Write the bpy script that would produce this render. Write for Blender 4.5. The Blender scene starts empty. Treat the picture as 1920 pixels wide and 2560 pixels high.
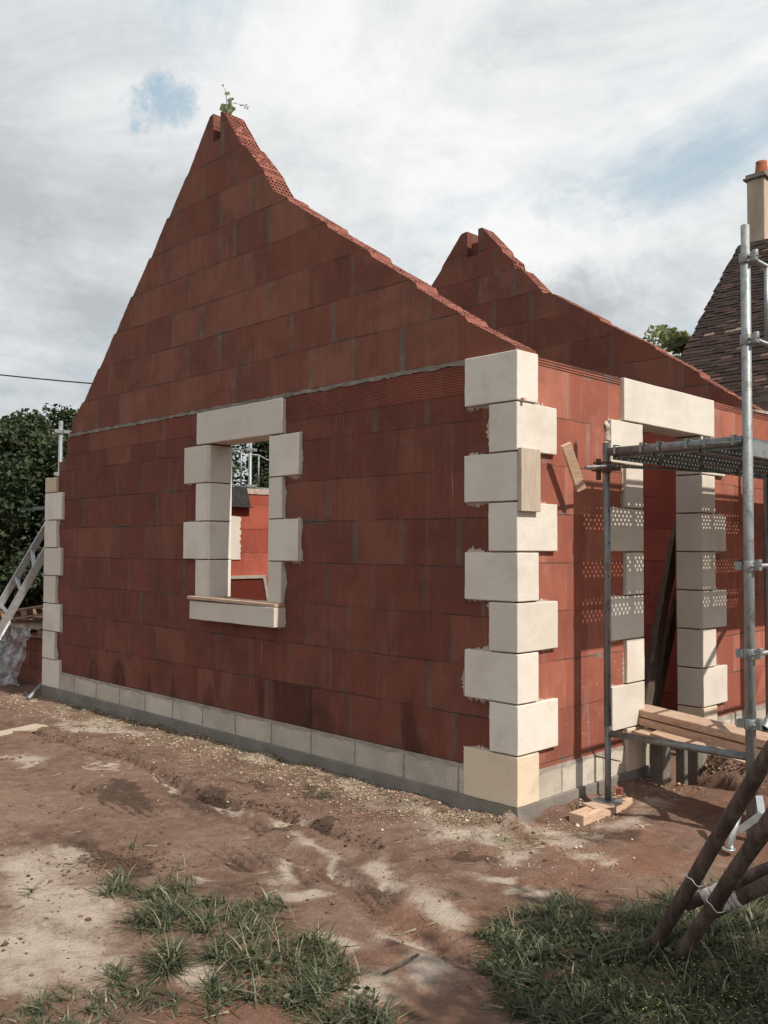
import bpy, bmesh, math, random
import numpy as np
from mathutils import Vector, Matrix, noise
random.seed(7); rng=np.random.default_rng(7)
S=bpy.context.scene; COL=S.collection
R=math.radians
# ------------------------------------------------------------------ camera
CAM=np.array([3.14264,-4.16130,1.47245]); YAW=2.36437527; PIT=.0385566; ROL=.00448821; FP=2258.83
_f=np.array([math.cos(PIT)*math.cos(YAW),math.cos(PIT)*math.sin(YAW),math.sin(PIT)])
_r=np.array([math.sin(YAW),-math.cos(YAW),0.]); _u=np.cross(_r,_f)
_r,_u=_r*math.cos(ROL)+_u*math.sin(ROL),-_r*math.sin(ROL)+_u*math.cos(ROL)
cd=bpy.data.cameras.new('camera'); co=bpy.data.objects.new('camera',cd); COL.objects.link(co)
cd.sensor_fit='VERTICAL'; cd.sensor_height=32; cd.lens=32*FP/2560; cd.clip_end=2000; cd.clip_start=.05
M=Matrix(((_r[0],_u[0],-_f[0],CAM[0]),(_r[1],_u[1],-_f[1],CAM[1]),(_r[2],_u[2],-_f[2],CAM[2]),(0,0,0,1)))
co.matrix_world=M; S.camera=co
# survey helpers (photo measurement -> place in the world)
def ray(x,y): return _f+_r*(x-960)/FP-_u*(y-1280)/FP
def on(x,y,ax,v): d=ray(x,y); return CAM+d*((v-CAM[ax])/d[ax])
def at(x,y,dep): return CAM+ray(x,y)*dep
def G(x,y,z=-.1): return on(x,y,2,z)

# ------------------------------------------------------------------ object helpers
def tag(o,label=None,cat=None,group=None,kind=None):
    if label: o['label']=label
    if cat: o['category']=cat
    if group: o['group']=group
    if kind: o['kind']=kind
    return o
def empty(name,loc,label,cat,group=None):
    o=bpy.data.objects.new(name,None); COL.objects.link(o); o.location=loc; o.empty_display_size=.2
    bpy.context.view_layer.update()
    return tag(o,label,cat,group)
def link(name,me,mat=None,parent=None):
    o=bpy.data.objects.new(name,me); COL.objects.link(o)
    if mat is not None:
        for m in (mat if isinstance(mat,(list,tuple)) else [mat]): me.materials.append(m)
    if parent is not None:
        p=parent; L=Vector((0,0,0))
        while p is not None: L+=p.location; p=p.parent
        o.parent=parent; o.location=-L     # geometry is written in world coordinates
        if parent.parent is not None or parent.type=='MESH': pass
    return o
def recentre(o):
    "move the origin of a world-coordinate top-level mesh to its base"
    me=o.data; n=len(me.vertices); a=np.empty(n*3,'f'); me.vertices.foreach_get('co',a); a=a.reshape(-1,3)
    c=np.array([(a[:,0].min()+a[:,0].max())/2,(a[:,1].min()+a[:,1].max())/2,a[:,2].min()])
    me.vertices.foreach_set('co',(a-c).astype('f').ravel()); o.location=c; me.update(); return o
def boxuv(me,voff=0.,uoff=0.):
    uv=me.uv_layers.new(name='UVMap').data; vs=me.vertices
    for p in me.polygons:
        n=p.normal; ax=max(range(3),key=lambda i:abs(n[i]))
        for li in p.loop_indices:
            c=vs[me.loops[li].vertex_index].co
            uv[li].uv=(c.x+uoff,c.z-voff) if ax==1 else ((c.y+uoff,c.z-voff) if ax==0 else (c.x,c.y))
class MB:
    def __init__(s): s.bm=bmesh.new()
    def prism(s,poly,ax,a,b):
        "poly of 2D points extruded along axis ax from a to b"
        def P(p,t):
            return {0:(t,p[0],p[1]),1:(p[0],t,p[1]),2:(p[0],p[1],t)}[ax]
        A=[s.bm.verts.new(P(p,a)) for p in poly]; B=[s.bm.verts.new(P(p,b)) for p in poly]
        n=len(poly); fs=[s.bm.faces.new(A),s.bm.faces.new(B[::-1])]
        for i in range(n): fs.append(s.bm.faces.new((A[i],B[i],B[(i+1)%n],A[(i+1)%n])))
        return fs
    def box(s,x0,x1,y0,y1,z0,z1): return s.prism([(x0,y0),(x1,y0),(x1,y1),(x0,y1)],2,z0,z1)
    def obox(s,c,ax,ay,az,hx,hy,hz):
        c,ax,ay,az=[Vector(v) for v in (c,ax,ay,az)]
        v=[s.bm.verts.new(c+ax*hx*i+ay*hy*j+az*hz*k) for i in(-1,1) for j in(-1,1) for k in(-1,1)]
        for q in((0,1,3,2),(4,6,7,5),(0,4,5,1),(2,3,7,6),(0,2,6,4),(1,5,7,3)): s.bm.faces.new([v[i] for i in q])
        return v
    def plank(s,a,b,w,t,up=(0,0,1)):
        a=Vector(a);b=Vector(b); d=(b-a); L=d.length; d.normalize(); side=d.cross(Vector(up)).normalized(); u=side.cross(d)
        return s.obox((a+b)/2,d,side,u,L/2,w/2,t/2)
    def tube(s,pts,r,n=12,cap=True):
        pts=[Vector(p) for p in pts]; rs=r if isinstance(r,(list,tuple)) else [r]*len(pts); rings=[]
        ref=None
        for i,p in enumerate(pts):
            d=(pts[min(i+1,len(pts)-1)]-pts[max(i-1,0)]).normalized()
            if ref is None: ref=Vector((0,0,1)) if abs(d.z)<.9 else Vector((1,0,0))
            x=d.cross(ref).normalized(); y=d.cross(x); ref=-y if False else ref
            rings.append([s.bm.verts.new(p+(x*math.cos(2*math.pi*k/n)+y*math.sin(2*math.pi*k/n))*rs[i]) for k in range(n)])
        for a,b in zip(rings,rings[1:]):
            for k in range(n): s.bm.faces.new((a[k],a[(k+1)%n],b[(k+1)%n],b[k])).smooth=True
        if cap: s.bm.faces.new(rings[0][::-1]); s.bm.faces.new(rings[-1])
        return s
    def poly(s,pts): return s.bm.faces.new([s.bm.verts.new(p) for p in pts])
    def build(s,name,mat=None,parent=None,bevel=0,seg=2,uv=False,voff=0,uoff=0,jit=0,cut=0):
        bmesh.ops.recalc_face_normals(s.bm,faces=s.bm.faces)
        if bevel:
            es=[e for e in s.bm.edges if len(e.link_faces)==2 and e.calc_face_angle(0)>.5]
            bmesh.ops.bevel(s.bm,geom=es,offset=bevel,segments=seg,affect='EDGES',profile=.5)
        if cut: bmesh.ops.subdivide_edges(s.bm,edges=s.bm.edges,cuts=cut,use_grid_fill=True)
        if jit:
            for v in s.bm.verts: v.co+=noise.noise_vector(v.co*23)*jit+noise.noise_vector(v.co*5)*jit*1.3
        me=bpy.data.meshes.new(name); s.bm.to_mesh(me); s.bm.free()
        if uv: boxuv(me,voff,uoff)
        return link(name,me,mat,parent)
# ------------------------------------------------------------------ node helper
class NT:
    def __init__(s,name,rough=.9,spec=.3):
        s.m=bpy.data.materials.new(name); s.m.use_nodes=True; s.t=s.m.node_tree; s.N=s.t.nodes
        s.b=s.N['Principled BSDF']; s.b.inputs['Roughness'].default_value=rough
        s.b.inputs['Specular IOR Level'].default_value=spec
    def L(s,a,b): s.t.links.new(a,b)
    def n(s,typ,ins=None,**kw):
        x=s.N.new(typ)
        for k,v in kw.items(): setattr(x,k,v)
        for k,v in (ins or {}).items():
            if hasattr(v,'links') or isinstance(v,bpy.types.NodeSocket): s.L(v,x.inputs[k])
            else: x.inputs[k].default_value=v
        return x
    def math(s,op,a,b=0.,c=None,clamp=False):
        d={0:a,1:b}
        if c is not None: d[2]=c
        return s.n('ShaderNodeMath',d,operation=op,use_clamp=clamp).outputs[0]
    def noise(s,vec,scale,detail=4,rough=.55,dist=0.):
        return s.n('ShaderNodeTexNoise',{'Vector':vec,'Scale':scale,'Detail':detail,'Roughness':rough,'Distortion':dist}).outputs['Fac']
    def ramp(s,fac,stops,interp='LINEAR'):
        r=s.n('ShaderNodeValToRGB',{'Fac':fac}); c=r.color_ramp; c.interpolation=interp
        while len(c.elements)<len(stops): c.elements.new(.5)
        for e,(p,col) in zip(c.elements,stops): e.position=p; e.color=(*col,1) if len(col)==3 else col
        return r.outputs['Color']
    def step(s,fac,a,b): # smooth 0..1 ramp between a and b
        return s.n('ShaderNodeMapRange',{'Value':fac,'From Min':a,'From Max':b},clamp=True,interpolation_type='SMOOTHSTEP').outputs[0]
    def mix(s,f,a,b,mode='MIX'):
        x=s.N.new('ShaderNodeMix'); x.data_type='RGBA'; x.blend_type=mode
        for k,v in ((0,f),(6,a),(7,b)):
            if isinstance(v,bpy.types.NodeSocket): s.L(v,x.inputs[k])
            else: x.inputs[k].default_value=(*v,1) if isinstance(v,tuple) and len(v)==3 else v
        return x.outputs[2]
    def obj(s): return s.n('ShaderNodeTexCoord').outputs['Object']
    def geo(s): return s.n('ShaderNodeNewGeometry').outputs['Position']
    def uv(s): return s.n('ShaderNodeUVMap').outputs['UV']
    def map(s,v,scale=(1,1,1),loc=(0,0,0),rot=(0,0,0)):
        return s.n('ShaderNodeMapping',{'Vector':v,'Scale':scale,'Location':loc,'Rotation':rot}).outputs[0]
    def bump(s,h,dist=.01,strength=1.,normal=None):
        d={'Height':h,'Distance':dist,'Strength':strength}
        if normal is not None: d['Normal']=normal
        return s.n('ShaderNodeBump',d).outputs[0]
    def col(s,c): s.L(c,s.b.inputs['Base Color']) if isinstance(c,bpy.types.NodeSocket) else setattr(s.b.inputs['Base Color'],'default_value',(*c,1))
    def nrm(s,n): s.L(n,s.b.inputs['Normal'])

# ------------------------------------------------------------------ materials
def brick_mat(name,hrib=False,shallow=1.,course=.295,blen=.467,seed=0.,mort=True,tint=(1.,1.,1.),groove=.42,stains=False):
    t=NT(name,.88,.25); uv=t.uv(); pos=t.geo()
    sep=t.n('ShaderNodeSeparateXYZ',{0:uv}); u,v=sep.outputs[0],sep.outputs[1]
    wob=t.math('MULTIPLY',t.math('SUBTRACT',t.noise(uv,1.9,5,.7),.5),.030)
    vc=t.math('DIVIDE',t.math('ADD',v,wob),course); row=t.math('FLOOR',vc); fv=t.math('FRACT',vc)
    rn=t.n('ShaderNodeTexWhiteNoise',{'W':t.math('ADD',row,seed)},noise_dimensions='1D').outputs[0]
    off=t.math('ADD',t.math('MULTIPLY',t.math('PINGPONG',row,1.),.5),t.math('MULTIPLY',rn,.12))
    uc=t.math('ADD',t.math('ADD',t.math('DIVIDE',u,blen),off),0.); cell=t.math('FLOOR',uc); fu=t.math('FRACT',uc)
    cv=t.n('ShaderNodeCombineXYZ',{0:cell,1:row,2:seed}).outputs[0]
    wn=t.n('ShaderNodeTexWhiteNoise',{'Vector':cv},noise_dimensions='3D'); r1=wn.outputs[0]
    wn2=t.n('ShaderNodeTexWhiteNoise',{'Vector':t.n('ShaderNodeVectorMath',{0:cv,1:(7.3,2.1,5.7)},operation='ADD').outputs[0]},noise_dimensions='3D').outputs[0]
    # block colour
    c=t.ramp(r1,[(0,(.185,.043,.029)),(.45,(.212,.050,.033)),(.75,(.232,.057,.038)),(1,(.262,.072,.049))])
    n1=t.noise(pos,3.1,6,.62); n2=t.noise(t.map(pos,(14,14,3.)),1.,4,.6)
    c=t.mix(t.step(n1,.35,.72),c,(.25,.062,.040)) if False else t.mix(t.math('MULTIPLY',t.step(n1,.42,.72),.6),c,(.135,.038,.028))
    c=t.mix(t.math('MULTIPLY',t.step(n2,.5,.8),.3),c,(.30,.10,.065))
    n4=t.noise(t.map(pos,(150,150,1.1)),1.,3,.55)
    c=t.mix(t.math('MULTIPLY',t.step(n4,.5,.72),groove if not hrib else .1),c,(.115,.034,.026))
    # horizontal bed joints: thin and dark, sometimes with a smear of mortar
    jn=t.noise(uv,22,3,.6); jw=t.math('MULTIPLY_ADD',jn,.022,.004)
    dh=t.math('MINIMUM',fv,t.math('SUBTRACT',1.,fv))
    jh=t.math('SUBTRACT',1.,t.step(dh,.4,1.)) if False else t.math('LESS_THAN',dh,t.math('MULTIPLY',jw,.8))
    smn=t.noise(uv,2.3,3,.6)
    sm_h=t.math('MULTIPLY',t.step(smn,.57,.66),t.math('LESS_THAN',dh,t.math('MULTIPLY_ADD',jn,.16,-.02)))
    # vertical joints: pocket filled with grey mortar, width varies per block
    du=t.math('MINIMUM',fu,t.math('SUBTRACT',1.,fu))
    keep=1.
    near=t.math('ROUND',uc); jr=t.n('ShaderNodeTexWhiteNoise',{'Vector':t.n('ShaderNodeCombineXYZ',{0:near,1:row,2:seed+3.}).outputs[0]},noise_dimensions='3D').outputs[0]
    wv=t.math('MULTIPLY_ADD',jr,.040,t.math('MULTIPLY_ADD',t.noise(uv,16,4,.65),.05,-.012))
    smv=t.math('SUBTRACT',1.,t.step(t.math('SUBTRACT',du,wv),-.012,.012))
    smv=t.math('MULTIPLY',smv,t.math('MULTIPLY_ADD',jr,.6,.25))
    grey=t.ramp(t.noise(pos,9,5,.6),[(.25,(.085,.045,.037)),(.55,(.125,.078,.066)),(.8,(.19,.135,.115))])
    if mort:
        c=t.mix(t.math('MULTIPLY',smv,t.math('MULTIPLY_ADD',t.noise(pos,3,3),1.7,-.12),clamp=True),c,grey)
        c=t.mix(t.math('MULTIPLY',sm_h,.8),c,grey)
    c=t.mix(t.math('MULTIPLY',jh,t.math('MULTIPLY',t.step(t.noise(uv,2.7,4,.6),.38,.6),.85)),c,(.05,.026,.022))
    # thin mortar dribbles and lime runs
    st=t.noise(t.map(pos,(46,46,2.0)),1.,3,.5)
    msk=t.step(t.noise(pos,1.15,3,.5),.52,.68)
    c=t.mix(t.math('MULTIPLY',t.math('MULTIPLY',t.step(st,.70,.76),msk),.6),c,(.42,.30,.25))
    sp=t.n('ShaderNodeTexVoronoi',{'Vector':pos,'Scale':26}).outputs['Distance']
    c=t.mix(t.math('MULTIPLY',t.math('LESS_THAN',sp,.075),t.math('MULTIPLY',msk,.8)),c,(.6,.48,.42))
    # damp rising from the base
    damp=t.math('MULTIPLY',t.step(t.noise(t.map(pos,(3.0,3.0,.9)),1.,3,.5),.60,.66),t.math('SUBTRACT',1.,t.step(t.n('ShaderNodeSeparateXYZ',{0:pos}).outputs[2],.35,.58)))
    c=t.mix(t.math('MULTIPLY',damp,.65),c,t.mix(1.,c,(.42,.36,.36),'MULTIPLY'))
    # cloudy discoloration that runs across blocks and joints
    big=t.noise(t.map(pos,(1.,1.,1.5)),1.9,6,.68,.6); c=t.mix(t.math('MULTIPLY',t.step(big,.46,.68),.38),c,t.mix(1.,c,(.52,.56,.58),'MULTIPLY'))
    hz_=t.noise(t.map(pos,(5,5,2.2)),1.,5,.7); c=t.mix(t.math('MULTIPLY',t.step(hz_,.55,.78),.22),c,(.30,.19,.155))
    if stains:
        sx=t.n('ShaderNodeSeparateXYZ',{0:pos}); wx=t.math('ADD',sx.outputs[0],t.math('MULTIPLY',t.math('SUBTRACT',t.noise(pos,6,4),.5),.07)); wz=t.math('ADD',sx.outputs[2],t.math('MULTIPLY',t.math('SUBTRACT',t.noise(pos,5,4),.5),.08))
        for (px,py,hw,hh,am) in ((235,1695,.11,.24,.5),(296,1708,.13,.26,.55),(372,1735,.05,.18,.4),(432,1745,.04,.2,.35),(800,1800,.17,.22,.45),(1050,1870,.1,.12,.2)):
            q=on(px,py,1,.03); dx=t.math('DIVIDE',t.math('SUBTRACT',wx,float(q[0])),hw); dz=t.math('DIVIDE',t.math('SUBTRACT',wz,.17),hh)
            d2=t.math('SQRT',t.math('ADD',t.math('MULTIPLY',dx,dx),t.math('MULTIPLY',dz,dz))); m_=t.math('SUBTRACT',1.,t.step(d2,.75,1.1))
            c=t.mix(t.math('MULTIPLY',m_,am),c,t.mix(1.,c,(.30,.30,.32),'MULTIPLY'))
        bx=t.math('LESS_THAN',t.math('ABSOLUTE',t.math('SUBTRACT',sx.outputs[0],-2.065)),.228); bz=t.math('LESS_THAN',t.math('ABSOLUTE',t.math('SUBTRACT',sx.outputs[2],.322)),.146)
        c=t.mix(t.math('MULTIPLY',t.math('MULTIPLY',bx,bz),.62),c,t.mix(1.,c,(.32,.36,.36),'MULTIPLY'))
        # lime runs below the sill
        rn_=t.math('MULTIPLY',t.step(t.noise(t.map(pos,(70,70,1.2)),1.,2,.5),.60,.70),t.math('MULTIPLY',t.math('SUBTRACT',1.,t.step(t.math('ABSOLUTE',t.math('SUBTRACT',sx.outputs[0],-2.42)),.12,.3)),t.math('SUBTRACT',1.,t.step(t.math('ABSOLUTE',t.math('SUBTRACT',sx.outputs[2],.58)),.12,.3))))
        c=t.mix(t.math('MULTIPLY',rn_,.5),c,(.36,.26,.22))
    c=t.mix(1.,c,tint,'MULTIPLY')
    t.col(c)
    # combed faces
    ax=v if hrib else u
    rib=t.math('SINE',t.math('MULTIPLY',ax,2*math.pi/(.018 if not hrib else .016)))
    rib=t.math('MULTIPLY',rib,t.math('SUBTRACT',1.,smv))
    h=t.math('MULTIPLY',rib,.0022*shallow*(1.5 if hrib else 1.))
    h=t.math('ADD',h,t.math('MULTIPLY',t.noise(pos,60,3),.0012))
    h=t.math('SUBTRACT',h,t.math('MULTIPLY',jh,.006))
    h=t.math('SUBTRACT',h,t.math('MULTIPLY',smv,.0015))
    h=t.math('ADD',h,t.math('MULTIPLY',t.math('SUBTRACT',r1,.5),.004))
    t.nrm(t.bump(h,1.,1.))
    return t.m
BR=brick_mat('fired_clay_block',tint=(.86,1.16,1.14),stains=True); BRF=brick_mat('fired_clay_block_facade',shallow=1.4,seed=5.,tint=(1.78,2.35,2.3),groove=.3)  # facade blocks more orange; their much brighter tint also paints in sunlit contrast
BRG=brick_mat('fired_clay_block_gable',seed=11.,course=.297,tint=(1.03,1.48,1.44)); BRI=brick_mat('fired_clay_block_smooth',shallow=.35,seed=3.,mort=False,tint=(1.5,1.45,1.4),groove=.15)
BRH=brick_mat('ribbed_clay_bond_beam',hrib=True,course=.6,seed=2.,tint=(1.0,1.25,1.25))
def clay():
    t=NT('raw_clay_section',.9,.2); p=t.geo()
    t.col(t.ramp(t.noise(p,30,5,.65),[(.3,(.175,.058,.042)),(.55,(.24,.088,.064)),(.8,(.33,.15,.115))]))
    t.nrm(t.bump(t.noise(p,140,3),.004)); return t.m
CLAY=clay()
def stone():
    t=NT('sawn_limestone',.85,.3); p=t.geo()
    oi=t.n('ShaderNodeObjectInfo').outputs['Random']
    a=t.mix(oi,(.58,.525,.455),(.70,.645,.575))
    a=t.mix(t.math('MULTIPLY',t.step(t.noise(p,2.6,5,.6),.42,.75),.7),a,(.50,.445,.375))
    a=t.mix(t.math('MULTIPLY',t.step(t.noise(t.map(p,(18,18,60)),1.,4,.6),.5,.75),.25),a,(.62,.58,.52))
    a=t.mix(t.math('MULTIPLY',t.step(t.noise(p,70,4,.6),.58,.72),.45),a,(.40,.33,.26))
    a=t.mix(t.math('MULTIPLY',t.step(t.noise(p,5.5,6,.7),.52,.70),.35),a,(.52,.43,.33))
    t.col(a); t.nrm(t.bump(t.math('ADD',t.math('MULTIPLY',t.noise(p,170,4,.6),.0012),t.math('ADD',t.math('MULTIPLY',t.noise(t.map(p,(3,3,140)),1.,3,.5),.0006),t.math('MULTIPLY',t.noise(p,7,3),.004))),1.)); return t
STONE=stone().m
def stone2():
    t=stone(); t.m.name='damp_stained_limestone'; src=t.b.inputs['Base Color'].links[0].from_socket
    t.col(t.mix(.9,src,(.95,.84,.70),'MULTIPLY')); return t.m
STONE_D=stone2()
def simple(name,stops,scale=6,bumps=40,bd=.004,rough=.9,spec=.25,metal=0.,stretch=(1,1,1),detail=6):
    t=NT(name,rough,spec); p=t.geo(); t.b.inputs['Metallic'].default_value=metal
    t.col(t.ramp(t.noise(t.map(p,stretch),scale,detail,.62),stops)); t.nrm(t.bump(t.noise(t.map(p,stretch),bumps,4,.6),bd)); return t.m
MORT=simple('pale_mortar',[(.3,(.30,.22,.18)),(.55,(.42,.34,.29)),(.8,(.55,.48,.42))],12,70,.006)
MORTG=simple('grey_mortar',[(.3,(.16,.135,.115)),(.55,(.25,.215,.18)),(.8,(.36,.31,.27))],9,60,.012)
CONC=simple('footing_concrete',[(.3,(.145,.128,.112)),(.55,(.215,.19,.165)),(.8,(.32,.285,.25))],3,50,.006)
def cblock():
    t=NT('concrete_block',.95,.15); p=t.geo(); uv=t.uv()
    s=t.n('ShaderNodeSeparateXYZ',{0:uv}); uc=t.math('DIVIDE',t.math('ADD',s.outputs[0],.457),.46)
    fu=t.math('FRACT',uc); du=t.math('MINIMUM',fu,t.math('SUBTRACT',1.,fu))
    r=t.n('ShaderNodeTexWhiteNoise',{'W':t.math('FLOOR',uc)},noise_dimensions='1D').outputs[0]
    c=t.mix(r,(.46,.405,.335),(.58,.515,.435))
    c=t.mix(t.math('MULTIPLY',t.step(t.noise(p,3.2,5,.6),.42,.66),.5),c,(.30,.265,.225))
    c=t.mix(t.math('MULTIPLY',t.step(t.noise(p,120,2),.56,.7),.5),c,(.17,.15,.13))
    j=t.math('LESS_THAN',du,t.math('MULTIPLY_ADD',t.noise(p,30,3),.04,-.003))
    c=t.mix(t.math('MULTIPLY',j,.7),c,(.17,.155,.14))
    # grey mortar wiped along the top edge
    tz=t.step(t.math('ADD',s.outputs[1],t.math('MULTIPLY',t.noise(p,7,5,.6),.09)),.185,.195)
    c=t.mix(t.math('MULTIPLY',tz,.85),c,t.ramp(t.noise(p,14,5),[(.3,(.20,.17,.15)),(.7,(.38,.33,.285))]))
    t.col(c); t.nrm(t.bump(t.math('SUBTRACT',t.math('MULTIPLY',t.noise(p,150,3),.5),t.math('MULTIPLY',j,.5)),.006)); return t.m
CBLK=cblock()
def galv(name,dark=1.):
    t=NT(name,.5,.5); p=t.geo(); t.b.inputs['Metallic'].default_value=.55
    n=t.noise(t.map(p,(26,26,11)),1.,5,.7)
    c=t.ramp(n,[(.3,(.13*dark,.14*dark,.14*dark)),(.5,(.27*dark,.285*dark,.285*dark)),(.72,(.33*dark,.34*dark,.335*dark))])
    c=t.mix(t.math('MULTIPLY',t.step(t.noise(p,60,3,.6),.64,.72),.7),c,(.10,.085,.07)); c=t.mix(t.math('MULTIPLY',t.step(t.noise(p,24,5,.7),.62,.68),.7),c,(.34,.31,.28)); c=t.mix(t.math('MULTIPLY',t.step(t.noise(p,8,4,.6),.60,.70),.5),c,(.14,.085,.055))
    t.col(c); t.L(t.math('MULTIPLY_ADD',n,.3,.38),t.b.inputs['Roughness']); t.nrm(t.bump(t.noise(p,90,4),.0015)); return t.m
GALV=galv('galvanised_steel'); GALVD=galv('weathered_galvanised_steel',.75); ALU=simple('ladder_aluminium',[(.3,(.42,.43,.43)),(.7,(.58,.59,.6))],20,60,.001,.38,.5,.7)
RUST=simple('rusty_coupler_steel',[(.3,(.07,.04,.03)),(.6,(.13,.075,.055)),(.8,(.2,.16,.14))],30,60,.002,.7,.4,.3)
def wood(name,a,b,c_,axis=(1,1,1),rough=.8):
    t=NT(name,rough,.25); p=t.geo()
    n=t.noise(t.map(p,axis),1.,5,.6,1.2); c=t.ramp(n,[(.3,a),(.5,b),(.75,c_)])
    c=t.mix(t.math('MULTIPLY',t.step(t.noise(p,4,4),.5,.75),.4),c,a)
    t.col(c); t.nrm(t.bump(n,.003)); return t.m
WOODP=wood('planed_pine',(.34,.225,.155),(.47,.33,.24),(.56,.42,.32),(6,14,60))
WOODF=wood('fresh_sawn_pine',(.42,.27,.175),(.54,.37,.26),(.62,.46,.345),(40,7,60))
WOODG=wood('weathered_board',(.36,.29,.225),(.43,.355,.28),(.48,.40,.32),(38,38,5))
WOODS=wood('dusty_scaffold_board',(.33,.215,.15),(.46,.32,.235),(.57,.42,.32),(7,30,50))
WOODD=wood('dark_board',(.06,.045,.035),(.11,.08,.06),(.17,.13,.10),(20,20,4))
def logm():
    t=NT('creosoted_round_pole',.75,.35); p=t.geo(); ob=t.obj()
    n=t.noise(t.map(p,(26,26,7)),1.,6,.65); c=t.ramp(n,[(.3,(.030,.018,.013)),(.5,(.080,.050,.038)),(.72,(.16,.11,.088))])
    c=t.mix(t.math('MULTIPLY',t.step(t.noise(p,38,4,.7),.66,.74),.6),c,(.30,.25,.22))
    c=t.mix(t.math('MULTIPLY',t.step(t.noise(p,5,5,.7),.52,.66),.45),c,(.19,.15,.125)); t.col(c); t.nrm(t.bump(n,.02)); return t.m
LOG=logm()
LOGW=simple('whitewashed_pole_end',[(.34,(.09,.06,.045)),(.44,(.50,.44,.40)),(.7,(.75,.70,.65))],14,40,.004)
WIRE=simple('tie_wire',[(.3,(.5,.47,.44)),(.7,(.66,.62,.58))],30,60,.001,.5,.5,.3)
RUBBER=simple('bitumen_felt',[(.3,(.018,.017,.017)),(.7,(.05,.047,.045))],20,80,.004,.8)
def leafmat(name,cols,trans=.35):
    t=NT(name,.6,.35); a=t.n('ShaderNodeAttribute',attribute_name='lv').outputs['Fac']
    c=t.ramp(a,cols); t.col(c)
    tr=t.n('ShaderNodeBsdfTranslucent',{'Color':t.mix(1.,c,(1.25,1.35,.6),'MULTIPLY')}).outputs[0]
    mx=t.n('ShaderNodeMixShader',{0:trans,1:t.b.outputs[0],2:tr}).outputs[0]
    t.L(mx,t.N['Material Output'].inputs['Surface']); return t.m
LEAF=leafmat('tree_leaf',[(0,(.018,.026,.013)),(.5,(.035,.050,.022)),(.85,(.070,.088,.036)),(1,(.13,.145,.065))],.25)
LEAFL=leafmat('pale_leaf',[(0,(.12,.135,.08)),(.5,(.22,.23,.14)),(1,(.38,.37,.25))],.45)
GRASS=leafmat('grass_blade',[(0,(.034,.042,.023)),(.45,(.085,.097,.052)),(.8,(.175,.18,.108)),(1,(.36,.31,.22))],.3)
BARK=simple('tree_bark',[(.3,(.05,.04,.03)),(.7,(.13,.105,.08))],12,30,.02)

# ------------------------------------------------------------------ ground
def nz(x,y,s,o=0.): return noise.noise(Vector((x*s,y*s,o)))
def fb(x,y,s,o=0.,H=.6): return noise.fractal(Vector((x*s,y*s,o)),H,2.1,5)
RUT1=[G(*q)[:2] for q in [(-60,1775),(0,1797),(80,1820),(150,1850),(230,1872),(330,1898),(420,1940),(500,1985),(600,2012),(650,2020),(700,2032),(740,2048),(790,2062),(850,2085),(940,2110)]]
RUT2=[G(*q)[:2] for q in [(400,1950),(560,2010),(640,2080),(720,2120),(800,2160),(870,2200),(920,2250),(960,2295),(1050,2350),(1160,2400),(1300,2450)]]
def segd(P,x,y):
    best=9;bt=0
    for i in range(len(P)-1):
        ax,ay=P[i]; bx,by=P[i+1]; dx,dy=bx-ax,by-ay
        t=max(0,min(1,((x-ax)*dx+(y-ay)*dy)/(dx*dx+dy*dy+1e-9))); d=math.hypot(x-ax-dx*t,y-ay-dy*t)
        if d<best: best=d;bt=(i+t)/(len(P)-1)
    return best,bt
# dry pale soil blotches and darker damp ones: centre in photo, half sizes in photo px, tilt
PALE=[(60,1893,45,9,0),(255,1912,55,4,.25),(400,1950,45,6,.2),(600,2016,32,10,.1),(440,1975,40,8,.5),(690,2052,34,14,.1),(780,2110,70,13,.45),(860,2160,40,10,.5),
(690,2175,22,42,-.7),(750,2240,62,14,.15),(520,2205,30,8,0),(965,2185,26,50,-.5),(1080,2275,36,90,-.75),(500,2440,42,40,.2),(1280,2135,55,17,0),(1500,2150,60,12,0),
(90,2180,130,55,.2),(170,2270,130,70,.3),(200,2400,110,85,.2),(60,2360,130,60,0),(60,2460,90,60,0),(820,2350,50,20,.2),(930,2480,70,40,.2),(1060,2440,60,40,.1),(1000,2350,60,18,.3),(1420,2110,90,14,.05),(160,2130,60,14,.1),(1180,2085,120,24,.15),(1050,2035,100,15,.25),(880,1965,110,12,.27),(640,1892,120,10,.27),(250,1812,120,10,.2),(1560,2062,60,18,-.2),(1640,2010,50,20,-.2),(1370,2075,70,18,0),(1250,2195,60,10,0),(1330,2230,70,10,.05)]
DARK=[(500,1996,72,17,.18),(240,2135,75,26,.1),(350,2160,55,22,.15),(700,2072,36,12,0),(330,1990,80,12,.3),(790,2062,45,14,.2),(780,1990,40,10,.2),(640,2020,20,9,0),(200,2350,60,16,.1),(380,2490,80,30,0),(400,2330,60,15,0),(1490,2100,90,14,0),(1150,2150,60,10,0),(620,1960,60,8,.2)]
def blob(L,px,py,wx,wy):
    s=0.
    for cx,cy,a,b,tl in L:
        dx=px-cx+wx; dy=py-cy+wy; 
        if abs(dx)>a*3+b*3 or abs(dy)>(a+b)*3: continue
        X=dx*math.cos(tl)+dy*math.sin(tl); Y=-dx*math.sin(tl)+dy*math.cos(tl)
        d=(X/a)**2+(Y/b)**2
        s=max(s,math.exp(-.8*d**1.15))
    return s
def project(x,y,z):
    d=np.array([x,y,z])-CAM; q=d@_f
    if q<.3: return -9999,-9999
    return 960+FP*(d@_r)/q,1280-FP*(d@_u)/q
ARC1=[(.0,1.60),(.14,1.47),(.28,1.42),(.45,1.44),(.62,1.50),(.9,1.62),(1.3,1.85)]
ARC2=[(-.03,2.02),(.15,1.95),(.45,1.86),(.8,1.95),(1.3,2.2)]
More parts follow.
